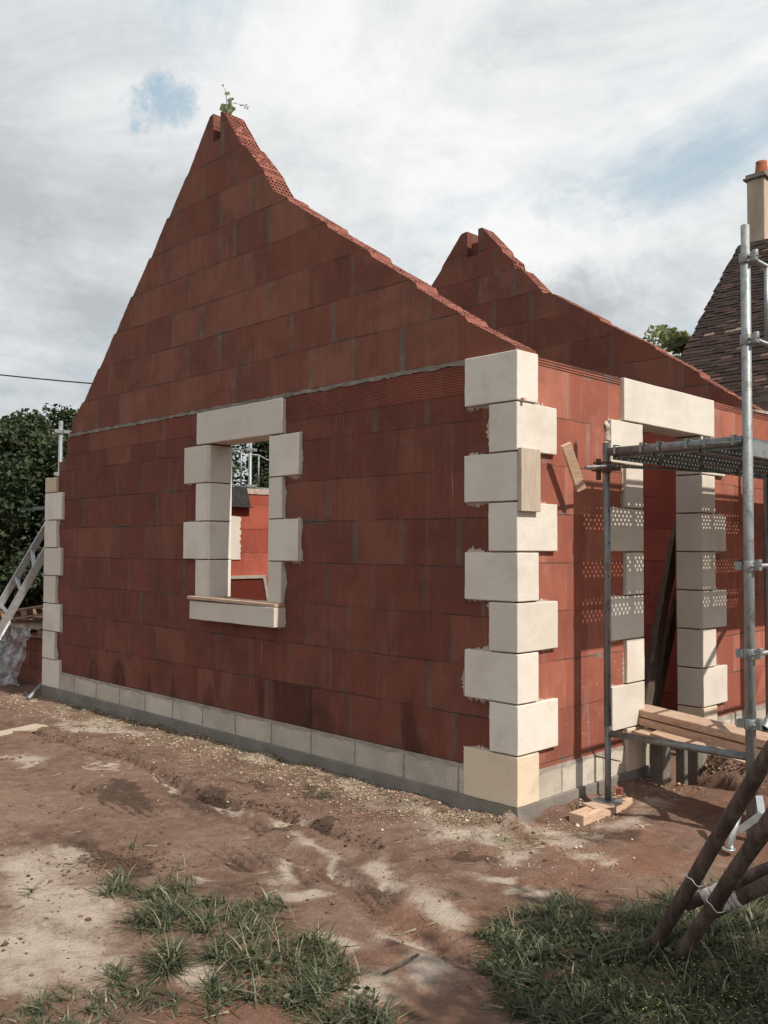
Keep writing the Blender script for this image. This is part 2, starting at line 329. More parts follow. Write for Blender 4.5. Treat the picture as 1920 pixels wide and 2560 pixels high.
def interp(P,x): return float(np.interp(x,[p[0] for p in P],[p[1] for p in P]))
CLOD=[tuple(G(px,py)[:2])+(rx,) for px,py,rx in [(250,2130,.16),(330,2160,.14),(385,2175,.10),(150,2105,.12),(60,2120,.10),(490,1996,.20),(350,1885,.16),(290,1872,.12),(700,2036,.10),(760,2048,.10),(600,2190,.05),(200,2080,.08),(690,2070,.10),(300,2340,.1),(440,2490,.12),(330,2480,.1)]]
def blobw(x,y):
    s_=0.
    for cx,cy,r in CLOD:
        d=((x-cx)**2+(y-cy)**2)/(r*r)
        if d<4: s_=max(s_,math.exp(-d*1.3)*(.6+.8*nz(x,y,7.,1.)))
    return max(0,s_)
# bundles of short parallel tyre scratches
SCR=[]
for (ax,ay,bx,by,k,gap) in [(520,2110,600,2175,4,14),(315,2020,360,2045,3,10),(240,1990,310,2035,4,12),(715,2160,775,2210,4,16),(420,1975,540,2010,4,6),(170,1960,215,1985,3,10),(620,2045,660,2075,2,8),(880,2190,950,2280,3,12),(930,2200,960,2240,3,10),(350,1935,400,1950,2,6),(560,2130,610,2170,2,10)]:
    for i in range(k):
        gp=gap*2.0; a=G(ax+i*gp,ay-i*gp*.15)[:2]; b=G(bx+i*gp*1.1,by-i*gp*.12)[:2]; SCR.append((a[0],a[1],b[0],b[1]))
def scr(x,y):
    z=0.
    for ax,ay,bx,by in SCR:
        if x<min(ax,bx)-.05 or x>max(ax,bx)+.05 or y<min(ay,by)-.05 or y>max(ay,by)+.05: continue
        dx,dy=bx-ax,by-ay; t=((x-ax)*dx+(y-ay)*dy)/(dx*dx+dy*dy)
        if t<0 or t>1: continue
        d=math.hypot(x-ax-dx*t,y-ay-dy*t)+.006*nz(x,y,20.)
        z-=.030*math.exp(-(d/.0115)**2)*min(1,t*5,(1-t)*5)
    return z
def height(x,y):
    base=-.10
    inside=(x<-.0 and y>.1 and x>-6.2)
    if x<-3: base-=.012*(-3-x)
    if inside: return -.02+.02*nz(x,y,2.)
    z=base+.030*nz(x,y,.55,3.)+.012*fb(x,y,2.2,1.)+.005*fb(x,y,13,2.)
    if -4<x<2.2 and -3<y<-.2:
        q=blobw(x,y)
        if q>.02: z+=q*(.016*nz(x,y,22,4.)+.012*nz(x,y,45,6.)-.008)
        z+=scr(x,y)
    if x<-7.5: z+=min(.12,.03*(-7.5-x))
    # rubble banked against the wall foot
    if y<0 and x<.3:
        dw=-y if x<0 else math.hypot(x,y)
        z+=max(0,.035-.09*dw)*(.7+.8*nz(x,y,3.3,5.))
    if x>=-.05 and y>=-.1 and y<1.6: z+=max(0,.05-.45*x)*(.6+.9*nz(x,y,4.,6.))-.034*math.exp(-((x-.2)/.17)**2-((y-.55)/.36)**2)
    if y>-.0-.0 or True:
        if -7<x<1.6 and -1.7<y<-.55:
            d,t=segd(RUT1,x,y); dd=d+.022*nz(x,y,14.,2.); w=.038+.02*nz(x,y,5.); dep=.055+.04*nz(x,y,4.,9.)
            if d<.3: z-=max(0,dep)*math.exp(-(dd/w)**4); z+=.014*math.exp(-((d-.11)/.06)**2)
            d,t=segd(RUT2,x,y); 
            if d<.25: z-=.022*math.exp(-(d/.07)**4)+.012*math.exp(-(d/.06)**4)*max(-.3,math.sin(t*260+d*60)); z+=.008*math.exp(-((d-.12)/.03)**2)
    # trench in front of the doorway
    if 0<x<1.6 and 1.2<y<3.2:
        a1=interp(ARC1,x)+.03*nz(x,y,4.); a2=interp(ARC2,x)+.03*nz(x,y,4.,2.)
        if y>a1 and y<a2-.0: z-=.20*min(1,(y-a1)/.06)*min(1,(a2-y)/.07+.0)
        z+=.03*math.exp(-((y-a1+.03)/.035)**2)+.05*math.exp(-((y-a2)/.04)**2)
        if y>a2: z-=.13*min(1,(y-a2)/.06)*max(0,1-(y-a2)/.32)
        if y>a2+.25: z+=min(.17,(y-a2-.25)*.6)*(.8+.8*nz(x,y,5.))
    return z
def grid(x0,x1,y0,y1,st,cols=True):
    nx=int(round((x1-x0)/st))+1; ny=int(round((y1-y0)/st))+1
    V=np.zeros((ny,nx,3),'f'); A=np.zeros((ny,nx,3),'f')
    for j in range(ny):
        y=y0+(y1-y0)*j/(ny-1)
        for i in range(nx):
            x=x0+(x1-x0)*i/(nx-1); z=height(x,y); V[j,i]=(x,y,z)
            px,py=project(x,y,-.1)
            if -300<px<2300 and 1650<py<2800 and not(x<-.02 and y>0):
                wx=70*nz(x,y,2.6,4.)+35*nz(x,y,9.,5.)+12*nz(x,y,30,5.); wy=26*nz(x,y,3.1,7.)+16*nz(x,y,11.,8.)+7*nz(x,y,32,8.)
                A[j,i,0]=blob(PALE,px,py,wx,wy); A[j,i,1]=blob(DARK,px,py,wx,wy)
    return V,A,nx,ny
# one sheet: fine patch in the middle, stretched coordinates out to the horizon
def ground():
    fx=list(np.arange(-8.2,-3.4,.034))+list(np.arange(-3.4,2.2,.018))+list(np.arange(2.2,3.4,.04)); fy=list(np.arange(-3.9,-2.8,.03))+list(np.arange(-2.8,.0,.018))+list(np.arange(.0,3.4,.03))
    far=[.1,.25,.5,1,2,4,8,16,35,70,150,320,600]
    xs=[fx[0]-d for d in far[::-1]]+fx+[fx[-1]+d for d in far]; ys=[fy[0]-d for d in far[::-1]]+fy+[fy[-1]+d for d in far]
    nx,ny=len(xs),len(ys); V=np.zeros((ny,nx,3),'f'); A=np.zeros((ny,nx),'f'); B=np.zeros((ny,nx),'f')
    for j,y in enumerate(ys):
        for i,x in enumerate(xs):
            V[j,i]=(x,y,height(x,y))
            if -8.5<x<3.6 and -4.2<y<3.6 and not(x<-.02 and y>.05):
                px,py=project(x,y,-.1)
                if -300<px<2300 and 1650<py<2900:
                    wx=60*nz(x,y,2.6,4.)+30*nz(x,y,9.,5.)+12*nz(x,y,30,5.); wy=24*nz(x,y,3.1,7.)+15*nz(x,y,11.,8.)+7*nz(x,y,32,8.)
                    A[j,i]=blob(PALE,px,py,wx,wy); B[j,i]=max(blob(DARK,px,py,wx,wy),min(1,-scr(x,y)*24) if (-4<x<2.2 and -3<y<-.2) else 0)
    me=bpy.data.meshes.new('ground'); me.vertices.add(nx*ny); me.vertices.foreach_set('co',V.ravel())
    I=np.arange(nx*ny).reshape(ny,nx); Q=np.stack([I[:-1,:-1],I[:-1,1:],I[1:,1:],I[1:,:-1]],-1).reshape(-1,4)
    me.loops.add(Q.size); me.loops.foreach_set('vertex_index',Q.ravel().astype('i')); me.polygons.add(len(Q))
    me.polygons.foreach_set('loop_start',np.arange(0,Q.size,4,dtype='i')); me.polygons.foreach_set('use_smooth',np.ones(len(Q),bool))
    me.update(calc_edges=True); me.validate()
    for nm,arr in (('dry',A),('damp',B)):
        at_=me.attributes.new(nm,'FLOAT','POINT'); at_.data.foreach_set('value',arr.ravel())
    return me
def groundmat():
    t=NT('trodden_clay_soil',.97,.12); p=t.geo()
    dry=t.n('ShaderNodeAttribute',attribute_name='dry').outputs['Fac']; damp=t.n('ShaderNodeAttribute',attribute_name='damp').outputs['Fac']
    n1=t.noise(p,1.3,6,.62); n2=t.noise(p,9,6,.65); n3=t.noise(p,45,5,.65)
    c=t.ramp(n1,[(.28,(.130,.076,.056)),(.5,(.205,.122,.090)),(.72,(.285,.187,.140))])
    c=t.mix(t.math('MULTIPLY',t.step(n2,.42,.68),.55),c,(.325,.222,.170))
    c=t.mix(t.math('MULTIPLY',t.step(n3,.55,.72),.35),c,(.38,.285,.222))
    # warmer orange clay east of the wall corner
    sx=t.n('ShaderNodeSeparateXYZ',{0:p}).outputs[0]
    c=t.mix(t.math('MULTIPLY',t.math('MULTIPLY',t.step(sx,-.2,.5),t.step(t.noise(p,1.9,4),.4,.62)),.65),c,(.27,.135,.088))
    c=t.mix(t.math('MULTIPLY',t.step(damp,.15,.6),.75),c,t.mix(n3,(.045,.03,.022),(.10,.065,.047)))
    pale=t.mix(n2,(.44,.35,.275),(.63,.54,.45))
    n5=t.noise(p,5.5,7,.7)
    f=t.step(t.math('ADD',dry,t.math('ADD',t.math('MULTIPLY',t.math('SUBTRACT',n3,.5),.7),t.math('MULTIPLY',t.math('SUBTRACT',n5,.5),1.5))),.05,1.15)
    c=t.mix(t.math('MULTIPLY',f,.95),c,pale)
    # grit
    v=t.n('ShaderNodeTexVoronoi',{'Vector':p,'Scale':55,'Randomness':1.}); 
    c=t.mix(t.math('MULTIPLY',t.math('LESS_THAN',v.outputs['Distance'],t.math('MULTIPLY',t.noise(p,4,3),.26)),.55),c,t.mix(n2,(.06,.04,.03),(.40,.34,.28)))
    # far away: meadow
    ln=t.n('ShaderNodeVectorMath',{0:p,1:(-2,0,0)},operation='DISTANCE').outputs['Value']
    n6=t.noise(t.map(p,(1,1.6,1),rot=(0,0,.6)),3.4,7,.72); c=t.mix(t.math('MULTIPLY',t.step(n6,.54,.70),.5),c,(.085,.052,.038)); c=t.mix(t.step(ln,9,14),c,(.045,.07,.025))
    t.col(c)
    h=t.math('ADD',t.math('MULTIPLY',t.noise(p,16,7,.76),.042),t.math('MULTIPLY',t.noise(p,75,4,.7),.018))
    t.nrm(t.bump(h,1.,.9)); return t.m
gme=ground(); gr=link('ground',gme,groundmat()); tag(gr,kind='structure')

# ------------------------------------------------------------------ the unfinished house
H=empty('unfinished_house',(0,0,0),'half-built house of red hollow clay blocks with cream limestone quoins and two roofless pointed gables','building')
P1=[(-5.70,2.60),(-5.70,2.72),(-5.47,2.912),(-5.44,2.912),(-5.14,3.21),(-5.11,3.21),(-4.83,3.505),(-4.80,3.505),(-4.52,3.80),(-4.49,3.80),(-4.19,4.095),(-4.16,4.095),(-3.90,4.39),(-3.86,4.39),(-3.60,4.67),(-3.56,4.69),(-3.235,5.085),(-3.18,5.095)]
P1b=[(-3.075,5.075),(-3.03,5.06),(-2.76,4.69),(-2.735,4.69),(-2.47,4.395),(-2.455,4.36),(-2.34,4.20),(-2.17,4.10),(-2.15,4.07),(-1.72,3.79),(-1.70,3.755),(-1.27,3.48),(-1.25,3.44),(-.84,3.18),(-.815,3.135),(-.42,2.88),(-.395,2.845),(-.035,2.64)]
P2=[(-5.75,2.60),(-5.75,2.70),(-5.2,3.15),(-4.6,3.72),(-3.80,4.455),(-3.79,4.43),(-3.62,4.60),(-3.595,4.645),(-3.34,4.92),(-3.315,4.942),(-3.235,4.947)]
P2b=[(-3.08,4.94),(-3.03,4.942),(-2.76,4.65),(-2.74,4.60),(-2.61,4.49),(-2.59,4.40),(-2.49,4.362),(-2.25,4.10),(-2.22,4.06),(-2.14,4.05),(-1.57,3.69),(-1.555,3.66),(-.99,3.32),(-.97,3.29),(-.56,3.02),(-.545,2.98),(-.09,2.668),(-.035,2.63)]
def gable_faces(mb,prof,y0,y1,zb,slot=None):
    "solid wall between zb and the outline: trapezoids share their side edges"
    vf=[];vk=[]
    for x,z in prof:
        vf.append((mb.bm.verts.new((x,y0,zb)),mb.bm.verts.new((x,y0,z)),mb.bm.verts.new((x,y1,zb)),mb.bm.verts.new((x,y1,z))))
    for a,b in zip(vf,vf[1:]):
        mb.bm.faces.new((a[0],b[0],b[1],a[1])); mb.bm.faces.new((a[2],a[3],b[3],b[2])); mb.bm.faces.new((a[0],a[2],b[2],b[0]))
    for e in (vf[0],vf[-1]): mb.bm.faces.new((e[0],e[1],e[3],e[2]))
    return vf
def cells(mb,prof,y0,y1,rows=6,pitch=.034,skip=()):
    "cut hollow blocks along the raked top: real open cells"
    # arc length param
    for (xa,za),(xb,zb) in zip(prof,prof[1:]):
        L=math.hypot(xb-xa,zb-za)
        if L<.001: continue
        if L<.06 or xb-xa<.02:
            mb.poly([(xa,y0,za),(xb,y0,zb),(xb,y1,zb),(xa,y1,za)]); continue
        n=max(1,int(L/pitch)); W=(y1-y0)/rows
        d=Vector((xb-xa,0,zb-za))/L; nn=Vector((-d.z,0,d.x)); 
        if nn.z<0: nn=-nn
        for i in range(n):
            for r in range(rows):
                c0=Vector((xa,y0+r*W,za))+d*(L*i/n); a=L/n; ra,rw=.17*a,.16*W
                web=random.random()<.10 or i%9==8
                o=[c0,c0+d*a,c0+d*a+Vector((0,W,0)),c0+Vector((0,W,0))]
                if web: mb.poly(o); continue
                jx=random.uniform(-.06,.06)*a
                q=[c0+d*(ra+jx)+Vector((0,rw,0)),c0+d*(a-ra+jx)+Vector((0,rw,0)),c0+d*(a-ra)+Vector((0,W-rw,0)),c0+d*ra+Vector((0,W-rw,0))]
                dep=-nn*.028
                for k in range(4):
                    mb.poly([o[k],o[(k+1)%4],q[(k+1)%4],q[k]]); mb.poly([q[k],q[(k+1)%4],q[(k+1)%4]+dep,q[k]+dep])
                mb.poly([v+dep for v in q])
def gable(name,profA,profB,y0,y1,slotz,mat,lab):
    ZB=2.605
    mb=MB(); gable_faces(mb,profA,y0,y1,ZB); o1=mb
    gable_faces(mb,profB,y0,y1,ZB)
    xa,xb=profA[-1][0],profB[0][0]
    mb.box(xa,xb,y0+.0,y1,ZB,slotz)                        # under the ridge-beam slot
    mb.box(xa-.002,xb-.04,y0+.075,y0+.10,slotz,slotz+.17)        # inner webs of the cut block
    mb.box(xa-.002,xb-.03,y0+.145,y0+.165,slotz,slotz+.19)
    g=mb.build(name,mat,H,uv=True,voff=2.615); g['label']=lab
    mb=MB(); cells(mb,profA,y0,y1); cells(mb,profB,y0,y1)
    for v in mb.bm.verts: v.co+=Vector((0,0,.003))+noise.noise_vector(v.co*40)*.003
    mb.build('open_block_cells',CLAY,g)
    return g
# front gable wall (faces -y), with the window hole
WX0,WX1,WZ0,WZ1=-3.147,-2.356,1.045,2.325
XL=-6.20
mb=MB()
def wallrect(mb,x0,x1,z0,z1,y0=.03,y1=.23):
    mb.box(x0,x1,y0,y1,z0,z1)
# one welded shell built as a frame round the hole
def holed(mb,xs,zs,hole,y0,y1):
    vf={};
    def V(x,z,y):
        k=(x,z,y)
        if k not in vf: vf[k]=mb.bm.verts.new((x,y,z))
        return vf[k]
    for i in range(len(xs)-1):
        for j in range(len(zs)-1):
            if hole(i,j): continue
            a,b,c,d=xs[i],xs[i+1],zs[j],zs[j+1]
            mb.bm.faces.new((V(a,c,y0),V(b,c,y0),V(b,d,y0),V(a,d,y0))); mb.bm.faces.new((V(a,c,y1),V(a,d,y1),V(b,d,y1),V(b,c,y1)))
            def side(di,dj,p,q):
                ii,jj=i+di,j+dj
                if ii<0 or jj<0 or ii>=len(xs)-1 or jj>=len(zs)-1 or hole(ii,jj):
                    mb.bm.faces.new((V(*p,y0),V(*p,y1),V(*q,y1),V(*q,y0)))
            side(-1,0,(a,c),(a,d)); side(1,0,(b,c),(b,d)); side(0,-1,(a,c),(b,c)); side(0,1,(a,d),(b,d))
holed(mb,[XL,-5.97,-5.83,WX0-.02,WX1+.02,-.035],[.17,2.19,2.36,2.40] if False else [.17,WZ0-.02,2.19,2.24,WZ1+.02,2.405],
      lambda i,j:(i==3 and 1<=j<=3) or (i==0 and j>=2) or (i==1 and j>=4),.03,.23)
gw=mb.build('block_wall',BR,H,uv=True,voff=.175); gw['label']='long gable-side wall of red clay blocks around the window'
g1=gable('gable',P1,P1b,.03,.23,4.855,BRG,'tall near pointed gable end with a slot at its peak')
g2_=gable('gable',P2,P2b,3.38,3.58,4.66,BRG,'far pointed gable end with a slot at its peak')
# bond beam courses of horizontally ribbed blocks
for xa,xb in ((-5.78,WX0-.17),(-2.175,-.39)): mb=MB(); mb.box(xa,xb,.027,.2305,2.405,2.585); mb.build('bond_beam',BRH,H,uv=True,voff=2.3,uoff=.1)
# ragged line of grey mortar on it
def ragged(mb,x0,x1,z0,z1,y,th,st=.03,amp=.012,axis=1,seed=0):
    n=int((x1-x0)/st)+1; up=[];lo=[]
    for i in range(n+1):
        x=x0+(x1-x0)*i/n
        up.append((x,z1+amp*noise.noise(Vector((x*9,seed,0)))+amp*.7*noise.noise(Vector((x*37,seed,5))))); lo.append((x,z0+amp*noise.noise(Vector((x*8,seed,9)))+amp*noise.noise(Vector((x*41,seed,3)))))
    for i in range(n):
        q=[lo[i],lo[i+1],up[i+1],up[i]]
        A=[mb.bm.verts.new((p[0],y-th,p[1]) if axis==1 else (y+th,p[0],p[1])) for p in q]
        B=[mb.bm.verts.new((p[0],y+.03,p[1]) if axis==1 else (y-.03,p[0],p[1])) for p in q]
        mb.bm.faces.new(A); 
        for k in range(4): mb.bm.faces.new((A[k],B[k],B[(k+1)%4],A[(k+1)%4]))
mb=MB(); ragged(mb,-5.76,-.035,2.588,2.615,.03,.008,seed=1); mb.build('mortar_bed',MORTG,H,jit=.002)
# facade wall (faces +x) with door opening
mb=MB(); DY0,DY1=1.409,2.27
holed(mb,[-2.0,0],[0,1],lambda i,j:True,0,1)
def holed_y(mb,ys,zs,hole,x0,x1):
    b=MB(); holed(b,ys,zs,hole,-x1,-x0)
    for f in b.bm.faces:
        mb.bm.faces.new([mb.bm.verts.new((-v.co.y,v.co.x,v.co.z)) for v in f.verts])
    b.bm.free()
holed_y(mb,[.10,DY0-.02,DY1+.02,4.6],[.17,.22,2.33,2.562],lambda i,j:i==1 and j<2,-.229,-.031)
bmesh.ops.remove_doubles(mb.bm,verts=mb.bm.verts,dist=.0001)
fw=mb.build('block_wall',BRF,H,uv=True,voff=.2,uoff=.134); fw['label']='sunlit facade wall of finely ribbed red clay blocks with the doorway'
for ya,yb in ((.19,1.175),(2.485,4.6)): mb=MB(); mb.box(-.229,-.027,ya,yb,2.562,2.611); mb.build('bond_beam',BRH,H,uv=True,voff=2.0,bevel=.003)
# rear wall seen through the window, inner walls
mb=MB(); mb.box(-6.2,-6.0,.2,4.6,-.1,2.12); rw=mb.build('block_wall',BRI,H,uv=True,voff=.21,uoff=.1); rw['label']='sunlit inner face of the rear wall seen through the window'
mb=MB(); mb.box(-6.21,-5.99,.3,4.6,2.12,2.19); mb.build('wall_coping',MORT,H,bevel=.006,jit=.003,cut=3)
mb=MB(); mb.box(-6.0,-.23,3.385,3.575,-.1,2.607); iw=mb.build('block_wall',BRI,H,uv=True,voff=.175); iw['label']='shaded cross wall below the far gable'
# concrete block plinth and footing
for bx in ((-6.19,-.03,.02,.22,0.,.172),(-.22,-.02,.22,1.50,0.,.172),(-.22,-.02,2.2,4.6,0.,.182)): mb=MB(); mb.box(*bx); mb.build('plinth',CBLK,H,uv=True)
mb=MB(); mb.prism([(-6.23,0),(0,0),(0,1.51),(-.25,1.51),(-.25,.25),(-6.23,.25)],2,-.45,0.); mb.build('footing',CONC,H,bevel=.005)
mb=MB(); mb.box(-.25,.0,2.10,4.6,-.45,0.); mb.build('footing',CONC,H,bevel=.005)
# stones
def stonebox(mb_args,name='quoin_stone',mat=None,label=None,bev=.0045,parent=H):
    m=MB(); m.box(*mb_args); o=m.build(name,mat or STONE,parent,bevel=bev,seg=2,cut=5,jit=.0013)
    for p in o.data.polygons: p.use_smooth=False
    if label: o['label']=label
    return o
C=.29
def j(): return random.uniform(-.004,.004)
for k in range(9):
    a,b=(.397,.205) if k%2==0 else (.21,.396)
    top=(k+1)*C-(.008 if k<8 else -.003)
    stonebox((-a+j(),0+j()*.3,0+j()*.3,b+j(),k*C+.002,top),mat=STONE_D if k==0 else STONE,label='bottom quoin stone, yellower than the rest' if k==0 else None)
for k in range(8):
    w=.33 if k%2==0 else .215
    if k==7: w=.19
    stonebox((-6.23,-6.23+w+.07+j(),0+j()*.3,.3,k*C+.002,(k+1)*C-.008 if k<7 else 2.185),mat=STONE_D if k in(7,) else STONE,label='half-height tan stone capping the far corner' if k==7 else None)
# window surround: chamfered jambs, lintel, sill
def jamb(x0,x1,z0,z1,right_open):
    m=MB(); c=.028
    if right_open: poly=[(x0,-.002+j()*.4),(x1-c,-.002),(x1,.022),(x1,.235),(x0,.235)]
    else: poly=[(x0,.022),(x0+c,-.002),(x1,-.002+j()*.4),(x1,.235),(x0,.235)]
    m.prism(poly,2,z0,z1); o=m.build('jamb_stone',STONE,H,bevel=.004,cut=5,jit=.0012); return o
hz=(2.315-1.05)/4
for k in range(4):
    z0=1.05+hz*k; z1=z0+hz-.009
    lx=-3.325 if k%2==0 else -3.51; rx=-2.168 if k%2==0 else -1.975
    jamb(lx+j(),WX0,z0,z1,True); jamb(WX1,rx+j(),z0,z1,False)
stonebox((-3.326,-2.172,-.003,.236,2.318,2.583),'lintel',label='limestone lintel over the window',bev=.005)
stonebox((-3.30,-2.165,-.067,.236,.875,1.022),'window_sill',label='projecting limestone window sill',bev=.005)
# door surround
for k in range(8):
    y0=1.19 if k%2==0 else 1.005
    stonebox((-.212,0+j()*.4,y0+j(),DY0,k*C+.002 if k else -.055 if False else .002,(k+1)*C-.008),'jamb_stone',mat=STONE_D if k==0 else STONE)
    y1=2.482 if k%2==0 else 2.665
    stonebox((-.212,0+j()*.4,DY1,y1+j(),k*C+.002,(k+1)*C-.008),'jamb_stone',mat=STONE_D if k==0 else STONE)
stonebox((-.212,.002,1.168,2.478,8*C+.002,9*C-.004),'lintel',label='long limestone lintel over the doorway',bev=.005)
# mortar smeared round the stones
def smear(mb,axis,u0,u1,z0,z1,face,amps=(.03,.03,.03,.03)):
    "comb-edged mortar film round a stone; order left,right,bottom,top"
    e=.0075
    def P(u,z,t=e): return (u,face-t,z) if axis==1 else (face+t,u,z)
    def strip(a,b,out,amp,sd):
        L=math.dist(a,b); n=max(3,int(L/.007)); prev=None
        for i in range(n+1):
            t=i/n; x=a[0]+(b[0]-a[0])*t; z=a[1]+(b[1]-a[1])*t
            h=.5+1.3*noise.noise(Vector((x*7+sd,z*7,sd)))
            rag=(.25+.75*random.random()**1.5) if out[1] else (.72+.2*random.random()+.5*noise.noise(Vector((sd,z*60,0))))
            h=max(0,h)*amp*.8*rag+.0025
            cur=((x,z),(x+out[0]*h,z+out[1]*h))
            if prev and h>.0035:
                mb.poly([P(*prev[0]),P(*cur[0]),P(*cur[1],.002),P(*prev[1],.002)])
            prev=cur
    i=.004; s=random.random()*50
    strip((u0+i,z0),(u0+i,z1),(-1,0),amps[0],s); strip((u1-i,z0),(u1-i,z1),(1,0),amps[1],s+3)
    strip((u0,z0+i),(u1,z0+i),(0,-1),amps[2],s+6); strip((u0,z1-i),(u1,z1-i),(0,1),amps[3],s+9)
mb=MB()
for k in range(8):
    a=.397 if k%2==0 else .21
    smear(mb,1,-a,-.04,k*C,(k+1)*C-.008,.03,(.05,0,.045,.045))
smear(mb,1,-.397,-.04,2.32,2.6,.03,(.012,0,.05,0))
for k in range(7):
    w=.40 if k%2==0 else .285
    smear(mb,1,-6.2,-6.23+w,k*C,(k+1)*C-.008,.03,(0,.045,.03,.03))
for k in range(4):
    z0=1.05+hz*k; lx=-3.325 if k%2==0 else -3.51; rx=-2.168 if k%2==0 else -1.975
    smear(mb,1,lx,WX0,z0,z0+hz-.009,.03,(.02,0,.04,.02)); smear(mb,1,WX1,rx,z0,z0+hz-.009,.03,(0,.03,.05,.03))
smear(mb,1,-3.30,-2.165,.875,1.02,.03,(.0,.05,.04,.0)); smear(mb,1,-3.326,-2.172,2.318,2.583,.03,(.006,.02,0,.006))
mb.build('mortar_smear',MORT,gw)
mb=MB()
for k in range(8):
    b=.205 if k%2==0 else .396
    smear(mb,0,.04,b,k*C,(k+1)*C-.008,-.031,(0,.03,.035,.045))
    y0=1.19 if k%2==0 else 1.005
    smear(mb,0,y0,DY0,k*C,(k+1)*C-.008,-.031,(.035,0,.03,.03))
    y1=2.482 if k%2==0 else 2.665
    smear(mb,0,DY1,y1,k*C,(k+1)*C-.008,-.031,(0,.03,.045,.05))
mb.build('mortar_smear',MORT,fw)
# thick blobs of mortar and a white packing left of the door head
for (y,z,s) in [(.985,2.26,.03),(.99,2.2,.035),(.985,2.13,.03),(.99,2.06,.025),(1.18,1.95,.015),(1.18,1.85,.015),(1.0,1.6,.012)]:
    mb=MB(); bmesh.ops.create_icosphere(mb.bm,subdivisions=2,radius=s,matrix=Matrix.Translation((-.025,y,z))@Matrix.Diagonal((.6,.7,1.5,1))); mb.build('mortar_packing',MORT,H,jit=.012)
# patch of render/stone on the rear wall inside
mb=MB(); pts=[(2.0,1.31),(2.345,1.31)]+[(2.352+.006*math.sin(i*.7)+random.uniform(-.009,.012),1.31+.52*i/60) for i in range(61)]+[(2.25,1.84),(2.0,1.85)]
mb.prism([(p[0],p[1]) for p in pts],0,-6.001,-5.985); mb.build('mortar_patch',STONE,H)

# ------------------------------------------------------------------ things lying on / leaning on the house
def solo(mb,name,mat,label,cat,group=None,**k):
    o=mb.build(name,mat,None,**k); recentre(o); return tag(o,label,cat,group)
mb=MB(); mb.obox((-2.735,.0,1.043),(.999,.02,-.012),(-.02,.999,0),(0.012,0,1),.572,.075,.0125)
solo(mb,'wooden_board',WOODP,'thin bare pine board lying along the window sill','board',bevel=.003)
mb=MB(); mb.obox((-2.55,.165,1.033),(1,.0,0),(0,1,0),(0,0,1),.19,.05,.009); solo(mb,'wooden_board',WOODP,'short batten behind the longer board on the window sill','board',bevel=.002)
mb=MB(); mb.obox((.017,.090,1.862),(0,1,0),(0,0,1),(1,0,0),.092,.182,.0145); solo(mb,'wooden_board',WOODG,'upright grey board nailed to the corner quoin stones','board',bevel=.003)
mb=MB(); mb.obox((.006,.04,2.325),(0,1,0),(0,0,1),(1,0,0),.012,.010,.02); solo(mb,'wooden_wedge',WOODF,'tiny wood wedge between the two top corner quoin stones','wedge',bevel=.002)
mb=MB(); ax=Vector((.0,.52,-.85)).normalized(); ay=Vector((.55,.70,.43)).normalized(); ay=(ay-ax*ay.dot(ax)).normalized(); az=ax.cross(ay)
mb.obox((.085,.44,1.955),ax,ay,az,.155,.030,.014); solo(mb,'wooden_board',WOODF,'small orange board slanting against the facade at the scaffold rod','board',bevel=.002)
# bitumen felt hung over the rear wall
mb=MB(); mb.prism([(-5.99,2.20),(-6.22,2.20),(-6.22,2.192),(-5.998,2.192),(-5.98,1.95),(-5.90,1.945),(-5.895,1.952),(-5.97,1.962)],1,2.02,2.445)
o=mb.build('bitumen_felt',RUBBER,None)
for v in o.data.vertices:
    if v.co.z<2.0 and v.co.y>2.3: v.co.y+=.05
recentre(o); tag(o,'black bitumen felt flap hanging over the rear wall, seen through the window','felt sheet')
# old window frame leaning inside
fr=empty('old_window_frame',(-5.8,2.4,0),'old grey-painted wooden window frame leaning inside against the rear wall','window frame')
def lean(y,z): return (-5.985+ (1.12-z)*.22,y,z)
FRM=simple('peeling_grey_paint',[(.3,(.18,.15,.125)),(.6,(.30,.26,.22)),(.8,(.42,.38,.33))],14,60,.003)
for a,b in (((1.9,1.09),(2.73,1.09)),((2.70,1.10),(2.76,.0)),((1.92,1.10),(1.92,.0)),((1.9,.04),(2.76,.04))):
    m=MB(); m.plank(lean(*a),lean(*b),.042,.05,(1,0,.2)); m.build('rail',FRM,fr,bevel=.004)
m=MB(); m.plank(lean(1.94,.60),lean(2.70,.60),.03,.03,(1,0,.2)); m.build('glazing_bar',FRM,fr)
GL=NT('glass_painted_reflection',.12,.5); GL.col((.09,.022,.016)); m=MB(); m.poly([lean(1.93,.05),lean(2.74,.05),lean(2.70,1.08),lean(1.93,1.08)]); m.build('pane',GL.m,fr)  # opaque dark red base colour stands in for reflections in the pane
# boards leaning inside the doorway
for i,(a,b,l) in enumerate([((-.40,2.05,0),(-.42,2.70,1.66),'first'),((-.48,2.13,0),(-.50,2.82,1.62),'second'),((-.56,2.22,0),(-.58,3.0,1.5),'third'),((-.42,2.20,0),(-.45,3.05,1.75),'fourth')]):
    m=MB(); m.plank(a,b,.10,.03,(1,0,0)); solo(m,'scaffold_board',WOODD,'dark dusty board leaning inside the doorway, %s from the left'%l,'board','boards leaning inside the doorway',bevel=.002)

